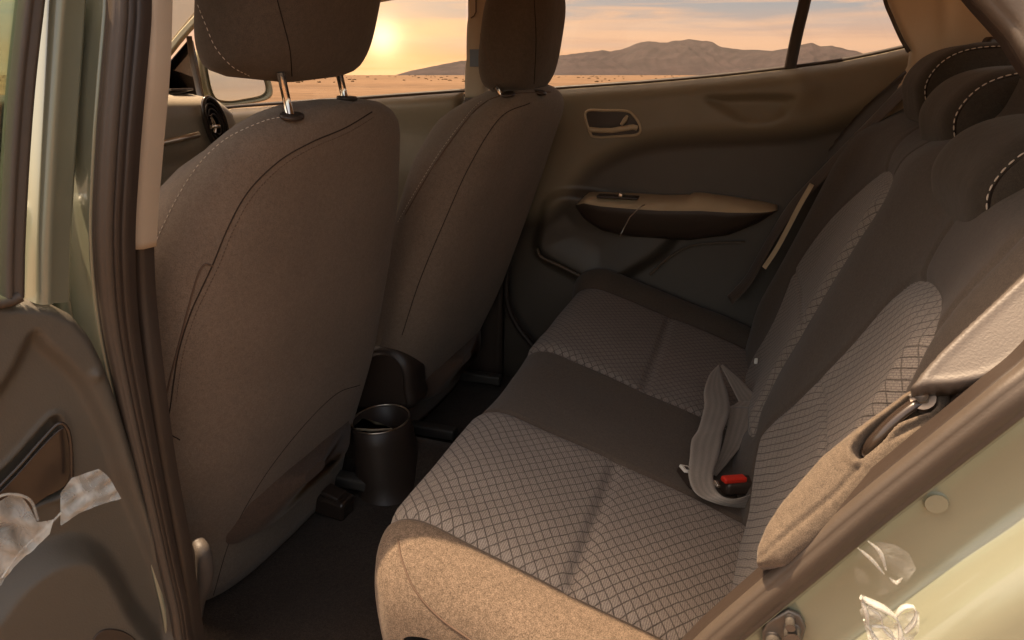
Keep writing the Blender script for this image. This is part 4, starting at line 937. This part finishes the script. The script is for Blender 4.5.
# ================================================================== AIR
hm = bpy.data.materials.new('air'); hm.use_nodes = True; ht = NT(hm); ht.n.clear()
ho_ = ht.n.new('ShaderNodeOutputMaterial'); hv_ = ht.n.new('ShaderNodeVolumePrincipled'); hv_.inputs['Color'].default_value = (.95, .85, .75, 1); hv_.inputs['Density'].default_value = .000014; hv_.inputs['Anisotropy'].default_value = .3
ht.L(hv_.outputs[0], ho_.inputs['Volume'])
B_ = 9500; V = [(x, y, z) for x in (-B_, B_) for y in (-B_, B_) for z in (-70, 600)]
tag(mk('haze', V, [(0, 1, 3, 2), (4, 6, 7, 5), (0, 4, 5, 1), (2, 3, 7, 6), (0, 2, 6, 4), (1, 5, 7, 3)], hm, smooth=False), 'pale warm air over the desert', 'haze', kind='stuff')
# ================================================================== SKY AND SUN
SUN_D = nrm((.36, .024, -.93))   # direction the light travels
sun = bpy.data.objects.new('sun', bpy.data.lights.new('sun', 'SUN')); col.objects.link(sun)
sun.data.energy = 3.1; sun.data.angle = math.radians(.6); sun.data.color = (1, .75, .50)
sun.rotation_euler = Vector(-SUN_D).to_track_quat('Z', 'Y').to_euler()
w = bpy.data.worlds.new('World'); scn.world = w; w.use_nodes = True; t = NT(w); t.n.clear()
out = t.n.new('ShaderNodeOutputWorld'); sky = t.n.new('ShaderNodeTexSky'); sky.sky_type = 'NISHITA'; sky.sun_disc = False
sky.sun_elevation = math.asin(-SUN_D[2]); sky.sun_rotation = math.atan2(-SUN_D[0], -SUN_D[1]); sky.dust_density = 4
bg1 = t.n.new('ShaderNodeBackground'); bg1.inputs[1].default_value = .15
warm = t.n.new('ShaderNodeMix'); warm.data_type = 'RGBA'; warm.blend_type = 'MULTIPLY'; warm.inputs[0].default_value = 1; t.L(sky.outputs[0], warm.inputs[6]); warm.inputs[7].default_value = (1.13, .89, .64, 1)
t.L(warm.outputs[2], bg1.inputs[0])
g = t.n.new('ShaderNodeTexCoord').outputs['Generated']; sx = t.n.new('ShaderNodeSeparateXYZ'); t.L(g, sx.inputs[0])
col_sky = t.ramp(sx.outputs[2], [(0.0, (.86, .44, .23)), (.03, (.84, .44, .27)), (.055, (.66, .44, .36)), (.08, (.40, .41, .44)), (.16, (.30, .39, .48)), (.5, (.30, .34, .38))])
# stretched cloud bands
mp = t.n.new('ShaderNodeMapping'); mp.inputs['Scale'].default_value = (2.2, 2.2, 26); t.L(g, mp.inputs[0])
cl = t.noise(mp.outputs[0], 1.6, 7, .62, .6)
cm = t.ramp(cl, [(.44, 0), (.58, 1)])
c2 = t.mix(t.math('MULTIPLY', cm, .75), col_sky, (1.0, .58, .37))
cl2 = t.noise(mp.outputs[0], .9, 5, .6, .3); c2 = t.mix(t.math('MULTIPLY', t.ramp(cl2, [(.5, 0), (.7, 1)]), .35), c2, (.42, .40, .42))
# glow round the setting sun
sd_ = nrm(ray(382, 38)); dt = t.n.new('ShaderNodeVectorMath'); dt.operation = 'DOT_PRODUCT'; t.L(g, dt.inputs[0]); dt.inputs[1].default_value = tuple(sd_)
an = t.math('ARCCOSINE', dt.outputs['Value'])
g1 = t.math('EXPONENT', t.math('MULTIPLY', t.math('POWER', t.math('DIVIDE', an, .022), 2), -1))
g2 = t.math('EXPONENT', t.math('DIVIDE', an, -.11)); g3 = t.math('EXPONENT', t.math('DIVIDE', an, -.45))
def addc(a, f, c):
    v = t.n.new('ShaderNodeVectorMath'); v.operation = 'SCALE'; v.inputs[0].default_value = c; t.L(f, v.inputs['Scale'])
    s = t.n.new('ShaderNodeVectorMath'); s.operation = 'ADD'; t.L(a, s.inputs[0]); t.L(v.outputs[0], s.inputs[1]); return s.outputs[0]
c2 = addc(c2, g1, (.9, .85, .6)); c2 = addc(c2, g2, (.80, .38, .06)); c2 = addc(c2, g3, (.16, .05, -.02))
bg2 = t.n.new('ShaderNodeBackground'); t.L(c2, bg2.inputs[0]); bg2.inputs[1].default_value = .32
f = t.math('MULTIPLY_ADD', sx.outputs[1], 2.0, .35, clamp=True)          # sunset on the far side, day sky behind the viewer
mx = t.n.new('ShaderNodeMixShader'); t.L(f, mx.inputs[0]); t.L(bg1.outputs[0], mx.inputs[1]); t.L(bg2.outputs[0], mx.inputs[2]); t.L(mx.outputs[0], out.inputs[0])

scn.view_settings.view_transform = 'Standard'; scn.view_settings.look = 'None'; scn.view_settings.exposure = 1.6; scn.view_settings.gamma = 1
scn.render.engine = 'CYCLES'; scn.cycles.use_denoising = True
try: scn.cycles.denoiser = 'OPENIMAGEDENOISE'
except Exception: pass
scn.cycles.max_bounces = 8; scn.cycles.transparent_max_bounces = 16; scn.cycles.sample_clamp_indirect = 8
